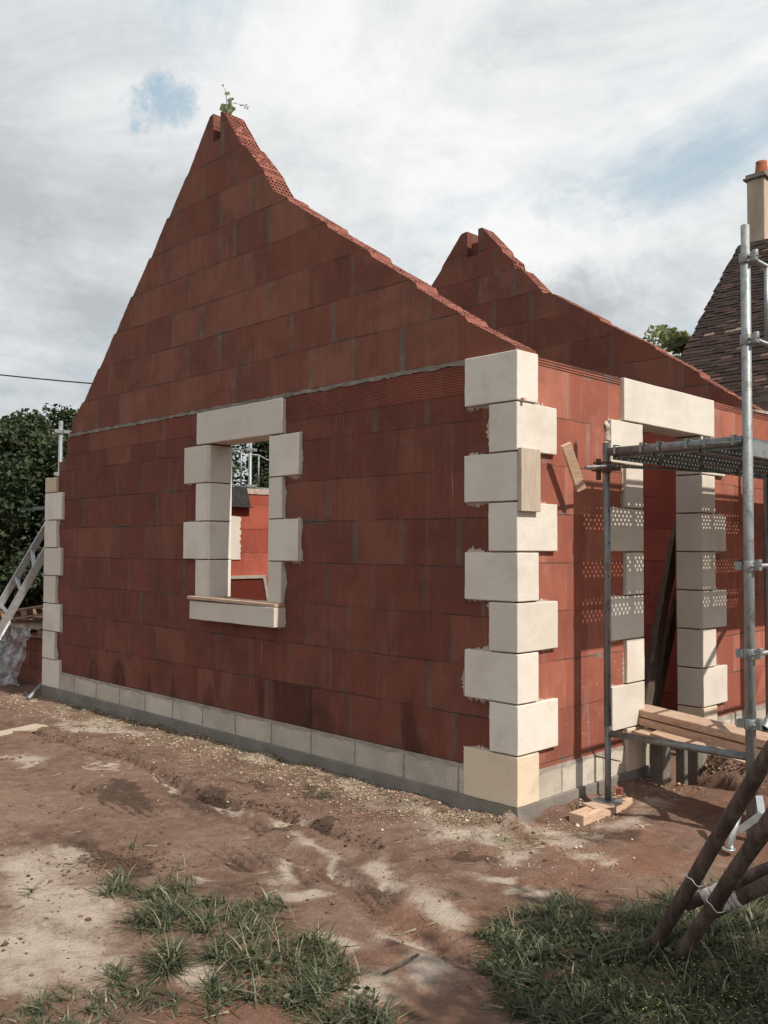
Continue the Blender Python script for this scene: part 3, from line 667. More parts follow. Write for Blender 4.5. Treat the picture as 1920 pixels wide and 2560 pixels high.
# ------------------------------------------------------------------ scaffold at the facade
YF=.675; XN=.165; XO=1.04
SC=empty('scaffold',(XO,YF,-.1),'galvanised tube scaffold with perforated steel deck standing at the sunlit doorway','scaffold')
def part(name,mat,parent=SC,**k):
    class Ctx: pass
    return None
m=MB(); m.tube([(XN,YF,-.060),(XN,YF,.42)],.0195,16); m.tube([(XN,YF,.40),(XN,YF,2.115)],.0215,16); p=m.build('post',GALVD,SC)
for i in range(8): m=MB(); m.tube([(XN+.0195,YF-.008,.5+i*.2),(XN+.0222,YF-.009,.5+i*.2)],.005,8); m.build('pin_hole',RUBBER,p)
m=MB(); m.tube([(XO,YF,-.12),(XO,YF,2.00),(XO,YF,2.003),(XO,YF,3.06),(XO,YF,3.062),(XO,YF,3.243)],[.0275,.0275,.0262,.0262,.0235,.0235],20); m.build('post',GALV,SC)
m=MB(); m.box(XN-.075,XN+.075,YF-.075,YF+.075,-.0535,-.0475); m.build('base_plate',GALV,SC,bevel=.001)
m=MB(); m.box(XO-.075,XO+.075,YF-.075,YF+.075,-.115,-.108); m.build('base_plate',GALV,SC,bevel=.001)
m=MB(); m.tube([(XN+.02,YF,.353),(XO-.02,YF,.353)],.021,14); m.build('crossbar',GALVD,SC)
m=MB(); m.tube([(XN+.02,YF,2.058),(XO-.02,YF,2.062)],.026,14); m.build('crossbar',GALVD,SC)
m=MB(); m.tube([(XN-.06,YF-.04,.21),(XN+.07,YF+.03,.19)],.004,8); m.build('locking_pin',RUST,SC)
# longitudinal ledger (deck edge) from the outer post
m=MB(); m.box(XO-.012,XO+.014,YF+.03,4.4,1.975,2.055); m.build('ledger',GALV,SC,bevel=.003)
# thin rod and wall coupler
m=MB(); m.tube([(.165+.03,.40,1.945),(.19,.675,1.972),(.20,2.3,2.03)],.0095,10); m.build('tie_rod',GALVD,SC)
cp=MB(); cp.tube([(XN-.055,YF-.0,1.89),(XN-.055,YF,2.02)],.016,10); cp.obox((XN-.03,YF,1.995),(1,0,0),(0,1,0),(0,0,1),.05,.022,.006); cp.obox((XN-.02,YF,1.95),(1,0,0),(0,1,0),(0,0,1),.07,.026,.006)
cp.tube([(XN,YF,1.93),(XN,YF,1.985)],.028,14); cp.tube([(XN+.02,YF-.02,1.955),(XN+.08,YF+.03,1.955)],.014,8); cp.build('coupler',RUST,SC,bevel=.001)
# deck planks with punched holes
def deck(x0,x1,name='deck_plank'):
    w=x1-x0; YS,YE=YF+.03,4.3
    b=MB(); rim=.022; px=.0255; py=.048; nr=int((w-2*rim)/px); xo=x0+(w-nr*px)/2; zt=2.084
    if True:
        b.poly([(x0,YS,zt),(xo,YS,zt),(xo,YE,zt),(x0,YE,zt)]); b.poly([(xo+nr*px,YS,zt),(x1,YS,zt),(x1,YE,zt),(xo+nr*px,YE,zt)])
    r=.0078
    for i in range(nr):
        a=xo+i*px; c=a+px; sh=0 if i%2 else py/2
        n=int((3.05-YS)/py); yy=YS+.02+sh
        b.poly([(a,YS,zt),(c,YS,zt),(c,yy,zt),(a,yy,zt)])
        solid=(i in (nr//2,))
        for q in range(n):
            y0=yy+q*py; y1=y0+py; cx,cy=(a+c)/2,(y0+y1)/2
            if solid or (q%12==11): b.poly([(a,y0,zt),(c,y0,zt),(c,y1,zt),(a,y1,zt)]); continue
            O=[(a,y0),(cx,y0),(c,y0),(c,cy),(c,y1),(cx,y1),(a,y1),(a,cy)]
            I=[(cx+r*math.cos(t),cy+r*1.25*math.sin(t)) for t in [R(225+45*k) for k in range(8)]]
            for k in range(8):
                k2=(k+1)%8; b.poly([(*O[k],zt),(*O[k2],zt),(*I[k2],zt),(*I[k],zt)])
        b.poly([(a,yy+n*py,zt),(c,yy+n*py,zt),(c,YE,zt),(a,YE,zt)])
    bmesh.ops.remove_doubles(b.bm,verts=b.bm.verts,dist=.00005)
    o=b.build(name,GALVD,SC)
    s=MB()
    for xx,sg in ((x0+.001,1),(x1-.003,-1)):
        s.box(xx,xx+.002,YS,YE,2.015,zt-.0015); s.box(xx if sg>0 else xx-.022,xx+.024 if sg>0 else xx+.002,YS,YE,2.013,2.0148)
    s.box(x0+.004,x1-.004,YS,YS+.002,2.02,zt-.001)
    s.build('side_rail',GALVD,o)
    for xx in (x0+.05,x1-.05):
        hk=MB(); hk.prism([(YF-.034,2.040),(YF-.030,2.040),(YF-.030,2.091),(YF+.03,2.091),(YF+.03,2.095),(YF-.034,2.095)],0,xx-.008,xx+.008); hk.build('hook',GALV,o)
deck(.19,.465); deck(.475,.75); deck(.76,1.02)
# guard-rail frames on the outer side
def guard(z0,z1,y0=None):
    m=MB(); r=.0135; xo=XO+.035
    m.tube([(xo,YF+.03,z1),(xo,YF+2.4,z1)],r,12); m.tube([(xo,YF+.03,z0),(xo,YF+2.4,z0)],r,12)
    m.build('guard_rail',GALV,SC)
    for y in (YF+.19,YF+2.2): m=MB(); m.tube([(xo,y,z0),(xo,y,z1)],r*.95,12); m.build('guard_upright',GALV,SC)
guard(2.61,3.05); guard(.905,1.378)
for z in (3.06,2.61,1.378,.906,.531):
    m=MB(); m.tube([(XO,YF,z-.028),(XO,YF,z+.028)],.034,18); m.obox((XO+.045,YF+.004,z),(1,0,0),(0,1,0),(0,0,1),.018,.02,.024); 
    if z<2: m.obox((XO-.045,YF-.01,z),(1,0,0),(0,1,0),(0,0,1),.022,.018,.022)
    m.tube([(XO+.03,YF-.038,z),(XO+.03,YF+.04,z)],.006,8); m.tube([(XO+.055,YF+.0,z+.0),(XO+.055,YF+.0,z+.035)],.016,10)
    m.build('clamp',GALV,SC,bevel=.002)
# diagonal face brace and the tube end beside the lowest clamp
m=MB(); a=Vector((XO+.07,YF+.01,.515)); d=Vector((.02,.80,.62)).normalized(); 
n=14; 
m.tube([a,a+d*3.2],.021,16,cap=False); m.tube([a+d*.0,a+d*3.2],.0185,16,cap=False); m.build('brace',GALV,SC)
# stabiliser leg
m=MB(); p0=Vector(at(1864,1975,4.80)); p1=Vector(at(1822,2122,4.62)); m.tube([p0,(p0+p1)/2,p1],[.016,.017,.018],12); m.tube([p1+Vector((0,0,-.004)),p1+Vector((0,0,.004))],.034,14); m.build('stabiliser_leg',ALU,SC)
m=MB(); q0=Vector(at(1845,2078,4.68)); q1=Vector(at(1905,2035,4.62)); m.plank(q0,q1,.035,.006,tuple(-ray(1870,2050))); q2=Vector(at(1898,1990,4.7)); m.plank(q1,q2,.035,.006,tuple(-ray(1870,2050))); m.build('stabiliser_strap',ALU,SC)
# far frame of the same bay
m=MB(); m.tube([(XN,3.02,-.09),(XN,3.02,2.1)],.0215,14); m.build('post',GALVD,SC); m=MB(); m.tube([(XO,3.02,-.09),(XO,3.02,3.2)],.0265,14); m.build('post',GALV,SC)
m=MB(); m.tube([(XN,3.02,2.058),(XO,3.02,2.058)],.024,12); m.build('crossbar',GALVD,SC)
# timber sole under the near post
m=MB(); a=Vector((.135,.395)); 
def gbox(mb,pts_top,z0,z1):
    mb.prism([(p[0],p[1]) for p in pts_top],2,z0,z1)
t0=G(1431,2045,-.09)[:2]; 
m=MB(); m.obox((.168,.60,-.092),(.0,1,0),(1,0,0),(0,0,1),.27,.050,.031); solo(m,'timber_block',WOODF,'long fresh timber block under the near scaffold foot','timber block',bevel=.004)
m=MB(); m.obox((.165,.585,-.0585),(.35,.94,0),(-.94,.35,0),(0,0,1),.085,.06,.005); 
solo(m,'wooden_offcut',WOODP,'thin wooden offcut between the timber block and the scaffold base plate','offcut')
# heavy boards lying out of the doorway
for i,(z,off,w) in enumerate([(.40,0,.19),(.345,.0,.19)]):
    a=Vector((-.10,1.47,z+.02)); b=Vector((2.1,.655,z+.02)); a2=a+Vector((.0,0,0)); 
    m=MB(); m.plank(a+Vector((.0,-.0-.01*i,-.05)),b+Vector((0,-.01*i,-.05)),w,.048)
    solo(m,'scaffold_board',WOODS,'thick dusty scaffold board running out of the doorway, %s of the two'%('upper','lower')[i],'board','thick boards running out of the doorway',bevel=.006)
m=MB(); m.prism([(.20,1.12),(.17,1.36),(.55,1.28),(1.3,.93),(1.22,.66)],2,.285,.297)
solo(m,'plywood_sheet',WOODP,'pointed pale plywood offcut lying below the thick scaffold boards','plywood sheet')
m=MB(); m.plank((.05,1.28,.262),(1.9,.90,.235),.20,.03); solo(m,'scaffold_board',WOODS,'lower pale board under the plywood offcut by the doorway','board',bevel=.003)
SUP=simple('shade_darkened_concrete',[(.3,(.10,.088,.075)),(.7,(.19,.17,.145))],8,60,.006)  # concrete darkened so the shade by the doorway sits in its colour
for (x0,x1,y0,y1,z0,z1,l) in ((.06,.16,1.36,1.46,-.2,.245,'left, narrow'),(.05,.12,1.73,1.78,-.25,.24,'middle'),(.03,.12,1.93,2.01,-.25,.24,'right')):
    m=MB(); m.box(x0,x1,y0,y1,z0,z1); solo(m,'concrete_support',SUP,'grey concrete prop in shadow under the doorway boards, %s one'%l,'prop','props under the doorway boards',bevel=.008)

# ------------------------------------------------------------------ pole trestle, front right
TR=empty('log_trestle',tuple(G(1640,2400)),'trestle of dark round wooden poles tied with wire in the grass at front right','trestle')
def pole(a,b,ra,rb,name='pole',mat=LOG,lab=None):
    a=Vector(a);b=Vector(b); n=14; pts=[a.lerp(b,i/n)+Vector(noise.noise_vector(a*3+Vector((0,0,i*.7))))*.006 for i in range(n+1)]
    rs=[(ra+(rb-ra)*i/n)*(1+.05*noise.noise(Vector((i*.9,a.x,a.y)))) for i in range(n+1)]
    m=MB(); m.tube(pts,rs,18); o=m.build(name,mat,TR); return o
A1=Vector(G(1612,2398,-.14)); B1=Vector(at(2012,1738,3.0)); A2=Vector(G(1676,2424,-.14)); B2=Vector(at(2045,1870,2.85))
def near(a,b,px):
    "point of the segment a-b that shows at column px"
    lo,hi=0.,1.
    for _ in range(40):
        md=(lo+hi)/2; q=a.lerp(b,md)
        if project(q.x,q.y,q.z)[0]<px: lo=md
        else: hi=md
    return a.lerp(b,lo)
pole(A1,A1+(B1-A1)*1.25,.0265,.029); pole(A2,A2+(B2-A2)*1.3,.0265,.030)
K1=near(A1,B1,1738); K2=near(A2,B2,1790)
dk1=float(np.dot(np.array(K1)-CAM,_f)); dk2=float(np.dot(np.array(K2)-CAM,_f))
C1=Vector(at(1712,2262,dk1+.055)); D1=Vector(at(1990,2142,dk1+.02)); C2=Vector(at(1768,2284,dk2+.058)); D2=Vector(at(2000,2172,dk2-.06))
pole(C1,C1+(D1-C1)*2.0,.0235,.026); pole(C2,C2+(D2-C2)*2.0,.0255,.029)
def band(a,b,p0,p1,r):
    q0,q1=near(a,b,p0),near(a,b,p1); pole(q0,q1,r,r,'painted_band',LOGW)
band(C1,D1,1752,1805,.0252); band(C2,D2,1806,1850,.0275)
for K,rr,ax in ((K1,.034,(B1-A1).normalized()),(K2,.034,(B2-A2).normalized())):
    x=ax.cross(Vector((0,0,1))).normalized(); y=ax.cross(x); m=MB()
    m.tube([K+(x*math.cos(t*.349)+y*math.sin(t*.349))*rr+Vector((0,0,-.012*math.sin(t*.349)**2))+ax*(.004*math.sin(t*1.7)) for t in range(19)],.0022,6,cap=False); m.build('wire_tie',WIRE,TR)

# ------------------------------------------------------------------ rear scaffold, ladder, pallet, plastic (left)
RS=empty('rear_scaffold',(-7,.5,-.2),'galvanised scaffold posts and guard rails standing behind the rear wall','scaffold')
for y,zt in ((.515,2.925),(3.226,3.25)):
    m=MB(); m.tube([(-7,y,-.25),(-7,y,zt)],.0245,14); m.build('post',GALV,RS)
    for z in (2.80,2.30):
        m=MB(); m.tube([(-7,y,z-.03),(-7,y,z+.03)],.033,12); m.obox((-6.985,y+.06,z),(1,0,0),(0,1,0),(0,0,1),.015,.035,.02); m.obox((-6.985,y-.05,z),(1,0,0),(0,1,0),(0,0,1),.015,.03,.02); m.build('clamp',GALV,RS,bevel=.002)
m=MB(); m.tube([(-7,.55,2.81),(-7,3.2,2.79)],.0125,10); m.tube([(-7,.55,2.31),(-7,2.85,2.31),(-7,3.2,2.275)],.0125,10); m.build('guard_rail',GALV,RS)
for y in (.68,3.077): m=MB(); m.tube([(-7,y,2.30),(-7,y,2.80)],.0115,10); m.build('guard_upright',GALV,RS)
m=MB(); m.tube([(-7,3.25,2.735),(-7,3.37,2.735),(-7,3.52,2.68),(-7,5.5,2.66)],.0125,10); m.tube([(-7,3.371,2.26),(-7,3.371,2.73)],.0115,10); m.tube([(-7,3.25,2.275),(-7,5.5,2.275)],.0125,10); m.build('guard_rail',GALV,RS)
m=MB(); m.box(-7.7,-6.95,.5,5.4,1.9,1.94); m.build('deck',GALVD,RS)
m=MB(); m.tube([tuple(at(112,1702,9.7)),tuple(at(70,1748,9.35))],.022,10); m.build('foot_brace',GALV,RS)
LD=empty('ladder',tuple(at(-60,1700,10.)),'aluminium ladder leaning against the rear scaffold at the left edge','ladder')
U0=Vector(at(112,1323,10.1)); U1=Vector(at(-60,1612,9.9)); du=(U0-U1); rung=Vector(at(112,1384,9.75))-Vector(at(112,1323,10.1))
V0=Vector(at(111,1386,9.74)); V1=Vector(at(-22,1618,9.6))
def rail(a,b):
    d=(b-a).normalized(); a2=a-d*1.6; b2=b+d*.5; m=MB(); m.plank(a2,b2,.075,.028,tuple((V0-U0).normalized())); m.build('rail',ALU,LD,bevel=.003); 
rail(U0,U1); rail(V0,V1)
m=MB()
off=(U1-U0).normalized()*(-.0)
o2=Vector((-.03,-.06,-.10)); m.plank(V0+o2-(V1-V0)*.9,V1+o2+(V1-V0)*.2,.06,.025,tuple((V0-U0).normalized())); m.build('extension_rail',ALU,LD)
m=MB()
for i in range(-4,10):
    t=i*.235-.05; a=U0+(U1-U0)*t; b=V0+(V1-V0)*t*1.0; m.plank(a,b,.032,.028,tuple((U1-U0).normalized()))
m.build('rungs',ALU,LD)
ST=empty('label_holder',(0,0,0),None,None); bpy.data.objects.remove(ST)
m=MB(); c=Vector(at(9,1575,9.63)); dd=(V1-V0).normalized(); m.plank(c-dd*.11,c+dd*.11,.004,.05,tuple(_r)); m.build('sticker',simple('white_sticker',[(.45,(.75,.75,.74)),(.6,(.35,.36,.4))],40,10,.0005,.5),LD)
# stack with broken pallets and shrink wrap
PW=wood('old_pallet_wood',(.16,.10,.065),(.27,.175,.12),(.38,.26,.19),(9,9,40))
def pallet(name,c,ax,ay,lab):
    E=empty(name,c,lab,'pallet','pallets on the wrapped block stack'); c=Vector(c); ax=Vector(ax).normalized(); ay=Vector(ay).normalized(); az=ax.cross(ay).normalized()
    for i in range(7): m=MB(); m.obox(c+ay*(-.48+.16*i)+az*.09,ax,ay,az,.6,.047,.010); m.build('slat',PW,E)
    for i in (-1,0,1): m=MB(); m.obox(c+ax*.54*i+az*.04,ax,ay,az,.045,.5,.035); m.build('bearer',PW,E)
    for i in (-1,0,1): m=MB(); m.obox(c+ay*.45*i-az*.01,ax,ay,az,.6,.05,.010); m.build('bottom_slat',PW,E)
bs=Vector(at(150,1690,11.2)); bs.z=-.17
SBK=simple('stacked_clay_blocks',[(.3,(.16,.06,.04)),(.7,(.28,.11,.075))],4,30,.01)
mb=MB()
for kz in range(3):
    for ky in range(3):
        for kx in range(3): mb.box(bs.x-.5+kx*.34,bs.x-.5+kx*.34+.325,bs.y-.45+ky*.31,bs.y-.45+ky*.31+.295,.0+kz*.2-.17,.0+kz*.2+.025)
solo(mb,'clay_block_stack',SBK,'stack of clay blocks behind the far corner at left','block stack',bevel=.004)
pallet('wooden_pallet',(bs.x-.05,bs.y-.1,.47),(1,.15,.0),(-.15,1,.10),'weathered wooden pallet lying on the wrapped block stack')
pallet('wooden_pallet',(bs.x-.12,bs.y-.0,.62),(.9,.3,.13),(-.3,.95,.0),'tilted broken wooden pallet topmost on the block stack')
# shrink wrap: crumpled sheet
t=NT('clear_shrink_wrap',.25,.6); t.col((.62,.62,.64)); tr=t.n('ShaderNodeBsdfTransparent').outputs[0]; nn_=t.noise(t.geo(),9,4,.6)
t.nrm(t.bump(t.noise(t.geo(),25,5,.7),.02)); t.L(t.n('ShaderNodeMixShader',{0:t.math('MULTIPLY_ADD',t.step(nn_,.35,.7),.5,.12),1:tr,2:t.b.outputs[0]}).outputs[0],t.N['Material Output'].inputs['Surface']); WRAP=t.m
mb=MB(); nu,nv=70,34; gridv=[]
pa=Vector((bs.x-.62,bs.y+.3,0)); pb=Vector((bs.x-.60,bs.y-.62,0)); pc=Vector((bs.x+.62,bs.y-.64,0))
for j_ in range(nv+1):
    row=[]
    for i in range(nu+1):
        s=i/nu*2; P=pa.lerp(pb,s) if s<1 else pb.lerp(pc,s-1); z=.52*(1-j_/nv)**1.0-.17*(j_/nv)
        w=noise.noise_vector(Vector((s*5,z*5,1)))*.10+noise.noise_vector(Vector((s*16,z*12,3)))*.035; fl=.16*(j_/nv)**2
        out=Vector((-.3,-1,0)); row.append(mb.bm.verts.new(P+Vector((0,0,z))+w+out*fl))
    gridv.append(row)
for a,b in zip(gridv,gridv[1:]):
    for i in range(nu):
        mb.bm.faces.new((a[i],a[i+1],b[i+1],b[i])).smooth=True
solo(mb,'plastic_wrap',WRAP,'torn translucent shrink wrap hanging off the block stack','plastic wrap')
mb=MB(); a=G(-60,1858,-.15); b=G(104,1822,-.15); a[2]=b[2]=-.125; mb.plank(a,b,.16,.03); solo(mb,'wooden_board',WOODG,'board lying flat on the soil at the far left of the wall','board',bevel=.003)
# sprig of leaves on the peak
SP=empty('leafy_sprig',(-3.02,.13,5.06),'small leafy sprig tied to the peak of the near gable','plant')
def sp(px,py): return Vector(on(px,py,1,.13))
m=MB(); m.tube([sp(566,292),sp(568,270),sp(566,245),sp(564,228),sp(556,212)],[.004,.0035,.003,.002,.0015],6); m.tube([sp(568,262),sp(585,257),sp(602,262),sp(620,268)],.0016,5)
m.tube([sp(570,255),sp(576,244),sp(583,246)],.002,5); m.build('stem',LEAFL,SP)
m=MB()
def leaf(c,a,b,tw=0):
    c=Vector(c); v=[c-a*.5,c-a*.15+b*.5,c+a*.3+b*.35,c+a*.5,c+a*.3-b*.35,c-a*.15-b*.5]; m.poly(v)
rr=Vector(_r); uu=Vector(_u)
for (px,py,s,an) in ((560,270,.085,.3),(573,268,.08,1.2),(566,280,.085,2.2),(577,278,.06,.8),(572,284,.06,2.8),(574,252,.05,1.3),(581,248,.035,.4),(568,234,.06,2.5),(557,213,.02,1),(584,272,.045,2.4),(556,266,.05,1.5)):
    an_=an; a=(rr*math.cos(an_)+uu*math.sin(an_)+Vector(_f)*random.uniform(-.6,.6))*s; b=(-rr*math.sin(an_)+uu*math.cos(an_)+Vector(_f)*random.uniform(-.6,.6))*s*.8; leaf(sp(px,py),a,b)
for (px,py) in ((602,264),(607,262),(612,270),(616,262),(620,268),(618,272),(613,265),(588,258)): leaf(sp(px,py),rr*.016,uu*.012)
o=m.build('leaves',LEAFL,SP); at_=o.data.attributes.new('lv','FLOAT','POINT'); at_.data.foreach_set('value',rng.random(len(o.data.vertices)).astype('f')*.8)
# overhead cable
m=MB(); a=Vector(at(-500,870,20)); b=Vector(at(700,985,20)); pts=[a.lerp(b,i/20)+Vector((0,0,-.35*4*(i/20)*(1-i/20)*.5)) for i in range(21)]; m.tube(pts,.016,6)
o=m.build('overhead_cable',RUBBER,None); recentre(o); tag(o,'black overhead cable crossing the sky behind the left roof slope','cable')

# ------------------------------------------------------------------ old house
OH=empty('old_house',(-3,6.4,0),'old house with steep brown plain-tile roof and rendered chimney behind the scaffold','house')
EX,EY,EZ=-3.0,6.4,2.56; AN=math.atan(1.083); sl=Vector((0,math.cos(AN),math.sin(AN))); nm=Vector((0,-math.sin(AN),math.cos(AN)))
RL=5.0
def tilemat():
    t=NT('old_plain_tiles',.9,.2); a=t.n('ShaderNodeAttribute',attribute_name='tv').outputs['Fac']; p=t.geo()
    c=t.ramp(a,[(0,(.021,.0145,.013)),(.4,(.030,.020,.017)),(.8,(.042,.026,.022)),(.95,(.062,.034,.026)),(.975,(.13,.075,.055)),(1,(.22,.175,.14))])
    c=t.mix(t.math('MULTIPLY',t.step(t.noise(p,11,5,.65),.56,.70),.5),c,(.085,.07,.055)); t.col(c); t.nrm(t.bump(t.noise(p,40,4),.008)); return t.m
mb=MB(); rows=int(RL/.078); tv=[]
for r_ in range(rows):
    s=r_*.078; x=EX+random.uniform(-.02,.02)-(.06 if r_%2 else 0)-.25*max(0,1-s/1.2)**2*0
    kick=-.35*max(0,(1.1-s))**2*.12
    while x<2.4:
        w=.155+random.uniform(-.004,.004); lift=.012+random.uniform(0,.010); c=Vector((x+w/2,EY,EZ))+sl*(s+.075)+nm*(.02+random.uniform(-.003,.005)); c.z-=0
        c+=nm*(.16*max(0,1-s/1.4)**2)
        d=(sl+nm*-.10*(1+random.uniform(-.4,.4))).normalized(); n2=Vector((1,0,0)).cross(d)
        mb.obox(c,(1,random.uniform(-.01,.01),random.uniform(-.01,.01)),d,n2,w/2-.002,.085,.0065); q=random.random(); tv+= [q if q<.9 or random.random()<.75 else random.uniform(.93,1)]*8
        x+=w
RO=mb.build('roof',tilemat(),OH); at_=RO.data.attributes.new('tv','FLOAT','POINT'); at_.data.foreach_set('value',np.array(tv,'f'))
mb=MB(); c0=Vector((EX+.03,EY,EZ))-nm*.03; c1=c0+sl*RL; ridge_y=EY+RL*math.cos(AN); ridge_z=EZ+RL*math.sin(AN)
mb.prism([(EY+.03,EZ-.06),(ridge_y,ridge_z-.05),(2*ridge_y-EY,EZ-.06)],0,EX+.05,2.4); mb.build('roof_frame',WOODD,OH)
REN=simple('aged_lime_render',[(.3,(.36,.27,.21)),(.55,(.50,.39,.31)),(.8,(.60,.49,.40))],3,50,.004,stretch=(1,1,.35))
REB=simple('brown_render',[(.3,(.13,.085,.06)),(.7,(.22,.15,.11))],3,50,.006)
mb=MB(); mb.box(EX+.12,2.3,EY+.25,2*ridge_y-EY-.3,-.3,EZ-.055); mb.build('wall',REB,OH)
mb=MB(); yc=9.9
q0=on(1867,500,1,yc)[0]; q1=on(1911,500,1,yc)[0]; zt=on(1911,440,1,yc)[2]
mb.box(q0,q1,yc,yc+.62,4.9,zt); CH=mb.build('chimney',REN,OH,bevel=.01)
mb=MB(); mb.box(q0-.045,q1+.045,yc-.045,yc+.665,zt,zt+.035); mb.box(q0-.015,q1+.015,yc-.015,yc+.635,zt+.035,zt+.09); mb.build('chimney_cap',CONC,CH,bevel=.006)
mb=MB(); cx=(q0+q1)/2; cy=yc+.24; mb.tube([(cx,cy,zt+.06),(cx,cy,zt+.14),(cx,cy,zt+.30),(cx,cy,zt+.34)],[.115,.105,.085,.088],20); mb.build('chimney_pot',simple('terracotta_pot',[(.3,(.26,.085,.05)),(.7,(.40,.15,.09))],8,50,.003),CH)
mb=MB(); mb.box(q0-.05,q1+.05,yc-.06,yc+.1,on(1890,668,1,yc)[2],on(1890,645,1,yc)[2]); mb.build('flashing',CONC,CH,jit=.01,cut=2)
# concrete capping on the far part of the facade
mb=MB(); mb.box(-.24,-.02,3.30,4.6,2.612,2.64); mb.build('wall_coping',MORT,H,jit=.012,cut=3)

# ------------------------------------------------------------------ vegetation
def leafmesh(name,C_,size,flat,mat,parent,vals,jit=.35,up=.3):
    n=len(C_); d=rng.normal(size=(n,3)); d[:,2]*=flat; d/=np.linalg.norm(d,axis=1)[:,None]+1e-9
    e=rng.normal(size=(n,3)); e[:,2]-=up; e-=d*(e*d).sum(1)[:,None]; e/=np.linalg.norm(e,axis=1)[:,None]+1e-9
    s=size*(1+rng.uniform(-jit,jit,n))[:,None]; a=d*s; b=e*s*.62; nrm=np.cross(d,e)*s*.12
    V=np.stack([C_-a*.55,C_-a*.1+b*.55+nrm,C_+a*.35+b*.35+nrm,C_+a*.6,C_+a*.35-b*.35+nrm,C_-a*.1-b*.55+nrm],1).reshape(-1,3)
    F=np.arange(n*6).reshape(n,6); Q=np.concatenate([F[:,[0,1,2,3]],F[:,[0,3,4,5]]],0)
    me=bpy.data.meshes.new(name); me.vertices.add(len(V)); me.vertices.foreach_set('co',V.astype('f').ravel())
    me.loops.add(Q.size); me.loops.foreach_set('vertex_index',Q.ravel().astype('i')); me.polygons.add(len(Q)); me.polygons.foreach_set('loop_start',np.arange(0,Q.size,4,dtype='i'))
    me.update(calc_edges=True); at_=me.attributes.new('lv','FLOAT','POINT'); at_.data.foreach_set('value',np.repeat(vals,6).astype('f'))
    return link(name,me,mat,parent)
def tree(x,y,h,rx,label,n=16000,size=.085,mat=LEAF,zb=.15,seed=0,group='trees behind the building site',dens=1.,clumps=60):
    E=empty('broadleaf_tree',(x,y,-.25),label,'tree',group); E['label']=label; rs=random.Random(seed); g=np.random.default_rng(seed)
    m=MB(); m.tube([(x,y,-.3),(x+.05,y,h*.3),(x-.04,y+.05,h*.62),(x,y,h*.85)],[.11,.085,.06,.02],10)
    cl=[]
    for i in range(clumps):
        th=rs.uniform(0,2*math.pi); ph=rs.random(); rr_=rx*(.35+.65*rs.random()**.5); z=zb+(h-zb)*ph; prof=math.sqrt(max(.05,1-((ph-.45)/.62)**2))
        cl.append((x+math.cos(th)*rr_*prof,y+math.sin(th)*rr_*prof,z,rs.uniform(.22,.48)*rx*.62))
        if i%4==0: m.tube([(x,y,max(.2,z*.55)),(x+(cl[-1][0]-x)*.5,y+(cl[-1][1]-y)*.5,z*.8),cl[-1][:3]],[.035,.022,.008],6)
    m.build('trunk',BARK,E)
    P=[];Vv=[]
    per=n//clumps
    for cx,cy,cz,r in cl:
        u=g.normal(size=(per,3)); u/=np.linalg.norm(u,axis=1)[:,None]; rad=r*(.45+.6*g.random((per,1))**.6); p=u*rad*np.array([1,1,.75])+np.array([cx,cy,cz]); P.append(p)
        Vv.append(np.clip(g.normal(.42,.2,per)+rs.uniform(-.18,.18),0,1))
    P=np.concatenate(P); Vv=np.concatenate(Vv); k=P[:,2]>-.2; leafmesh('crown',P[k],size,.7,mat,E,Vv[k])
tree(-10.9,.6,3.45,1.7,'dark leafy tree at the far left edge behind the ladder',30000,.075,seed=1,clumps=85)
tree(-10.6,2.6,3.55,1.6,'dark leafy tree between the ladder and the far corner post',28000,.075,seed=2,clumps=80)
tree(-10.4,4.9,3.9,1.6,'dark leafy tree seen through the window opening left of the scaffold post',20000,.075,seed=3,clumps=55)
tree(-10.2,7.0,4.1,1.7,'dark leafy tree seen through the window opening right of the scaffold post',18000,.075,seed=4,clumps=55)
tree(-13.0,-.8,3.7,2.0,'farther dark tree behind the ladder tree at the left edge',12000,.12,seed=5,clumps=60)
tc=at(1722,905,15.5); tree(tc[0],tc[1],tc[2]+.72,1.0,'pale green tree peeping out between the far gable and the old roof',6000,.085,LEAFL,zb=tc[2]-2.2,seed=6,clumps=40)
# undergrowth filling the foot of the tree row
HG=[];HV=[]
for i in range(90):
    x=random.uniform(-12.3,-10.2); y=random.uniform(-1.5,8); z=random.uniform(-.2,1.5); p=rng.normal(size=(170,3))*np.array([.33,.33,.28])+np.array([x,y,z]); HG.append(p); HV.append(np.clip(rng.normal(.3,.15,170),0,1))
o=leafmesh('hedge_undergrowth',np.concatenate(HG),.10,.7,LEAF,None,np.concatenate(HV)); tag(o,'dark undergrowth along the foot of the left tree row','undergrowth',kind='stuff')
# shrub: unseen tree, added past the right edge to cast shade on the grass
def add_shade_tree():
    E=empty('unseen_shade_tree',(4.9,-1.1,-.15),'small leafy tree added out of view past the right edge to shade the grass and log trestle','tree'); m=MB()
    m.tube([(4.9,-1.1,-.2),(4.86,-1.08,.9),(4.92,-1.1,1.8),(4.88,-1.12,3.2)],[.06,.05,.035,.01],8)
    for i in range(10): z=random.uniform(.8,2.4); m.tube([(4.9,-1.1,z),(4.9+random.uniform(-.5,.5),-1.1+random.uniform(-.6,.6),z+.5)],[.02,.006],6)
    m.build('trunk',BARK,E); P=[];V=[]
    for i in range(85):
        c=np.array([4.9+random.uniform(-.6,.6),-1.1+random.uniform(-.95,.7),random.uniform(1.0,3.75)]); p=rng.normal(size=(110,3))*.14+c; P.append(p); V.append(np.clip(rng.normal(.45,.2,110),0,1))
    leafmesh('crown',np.concatenate(P),.07,.7,LEAF,E,np.concatenate(V))
add_shade_tree()
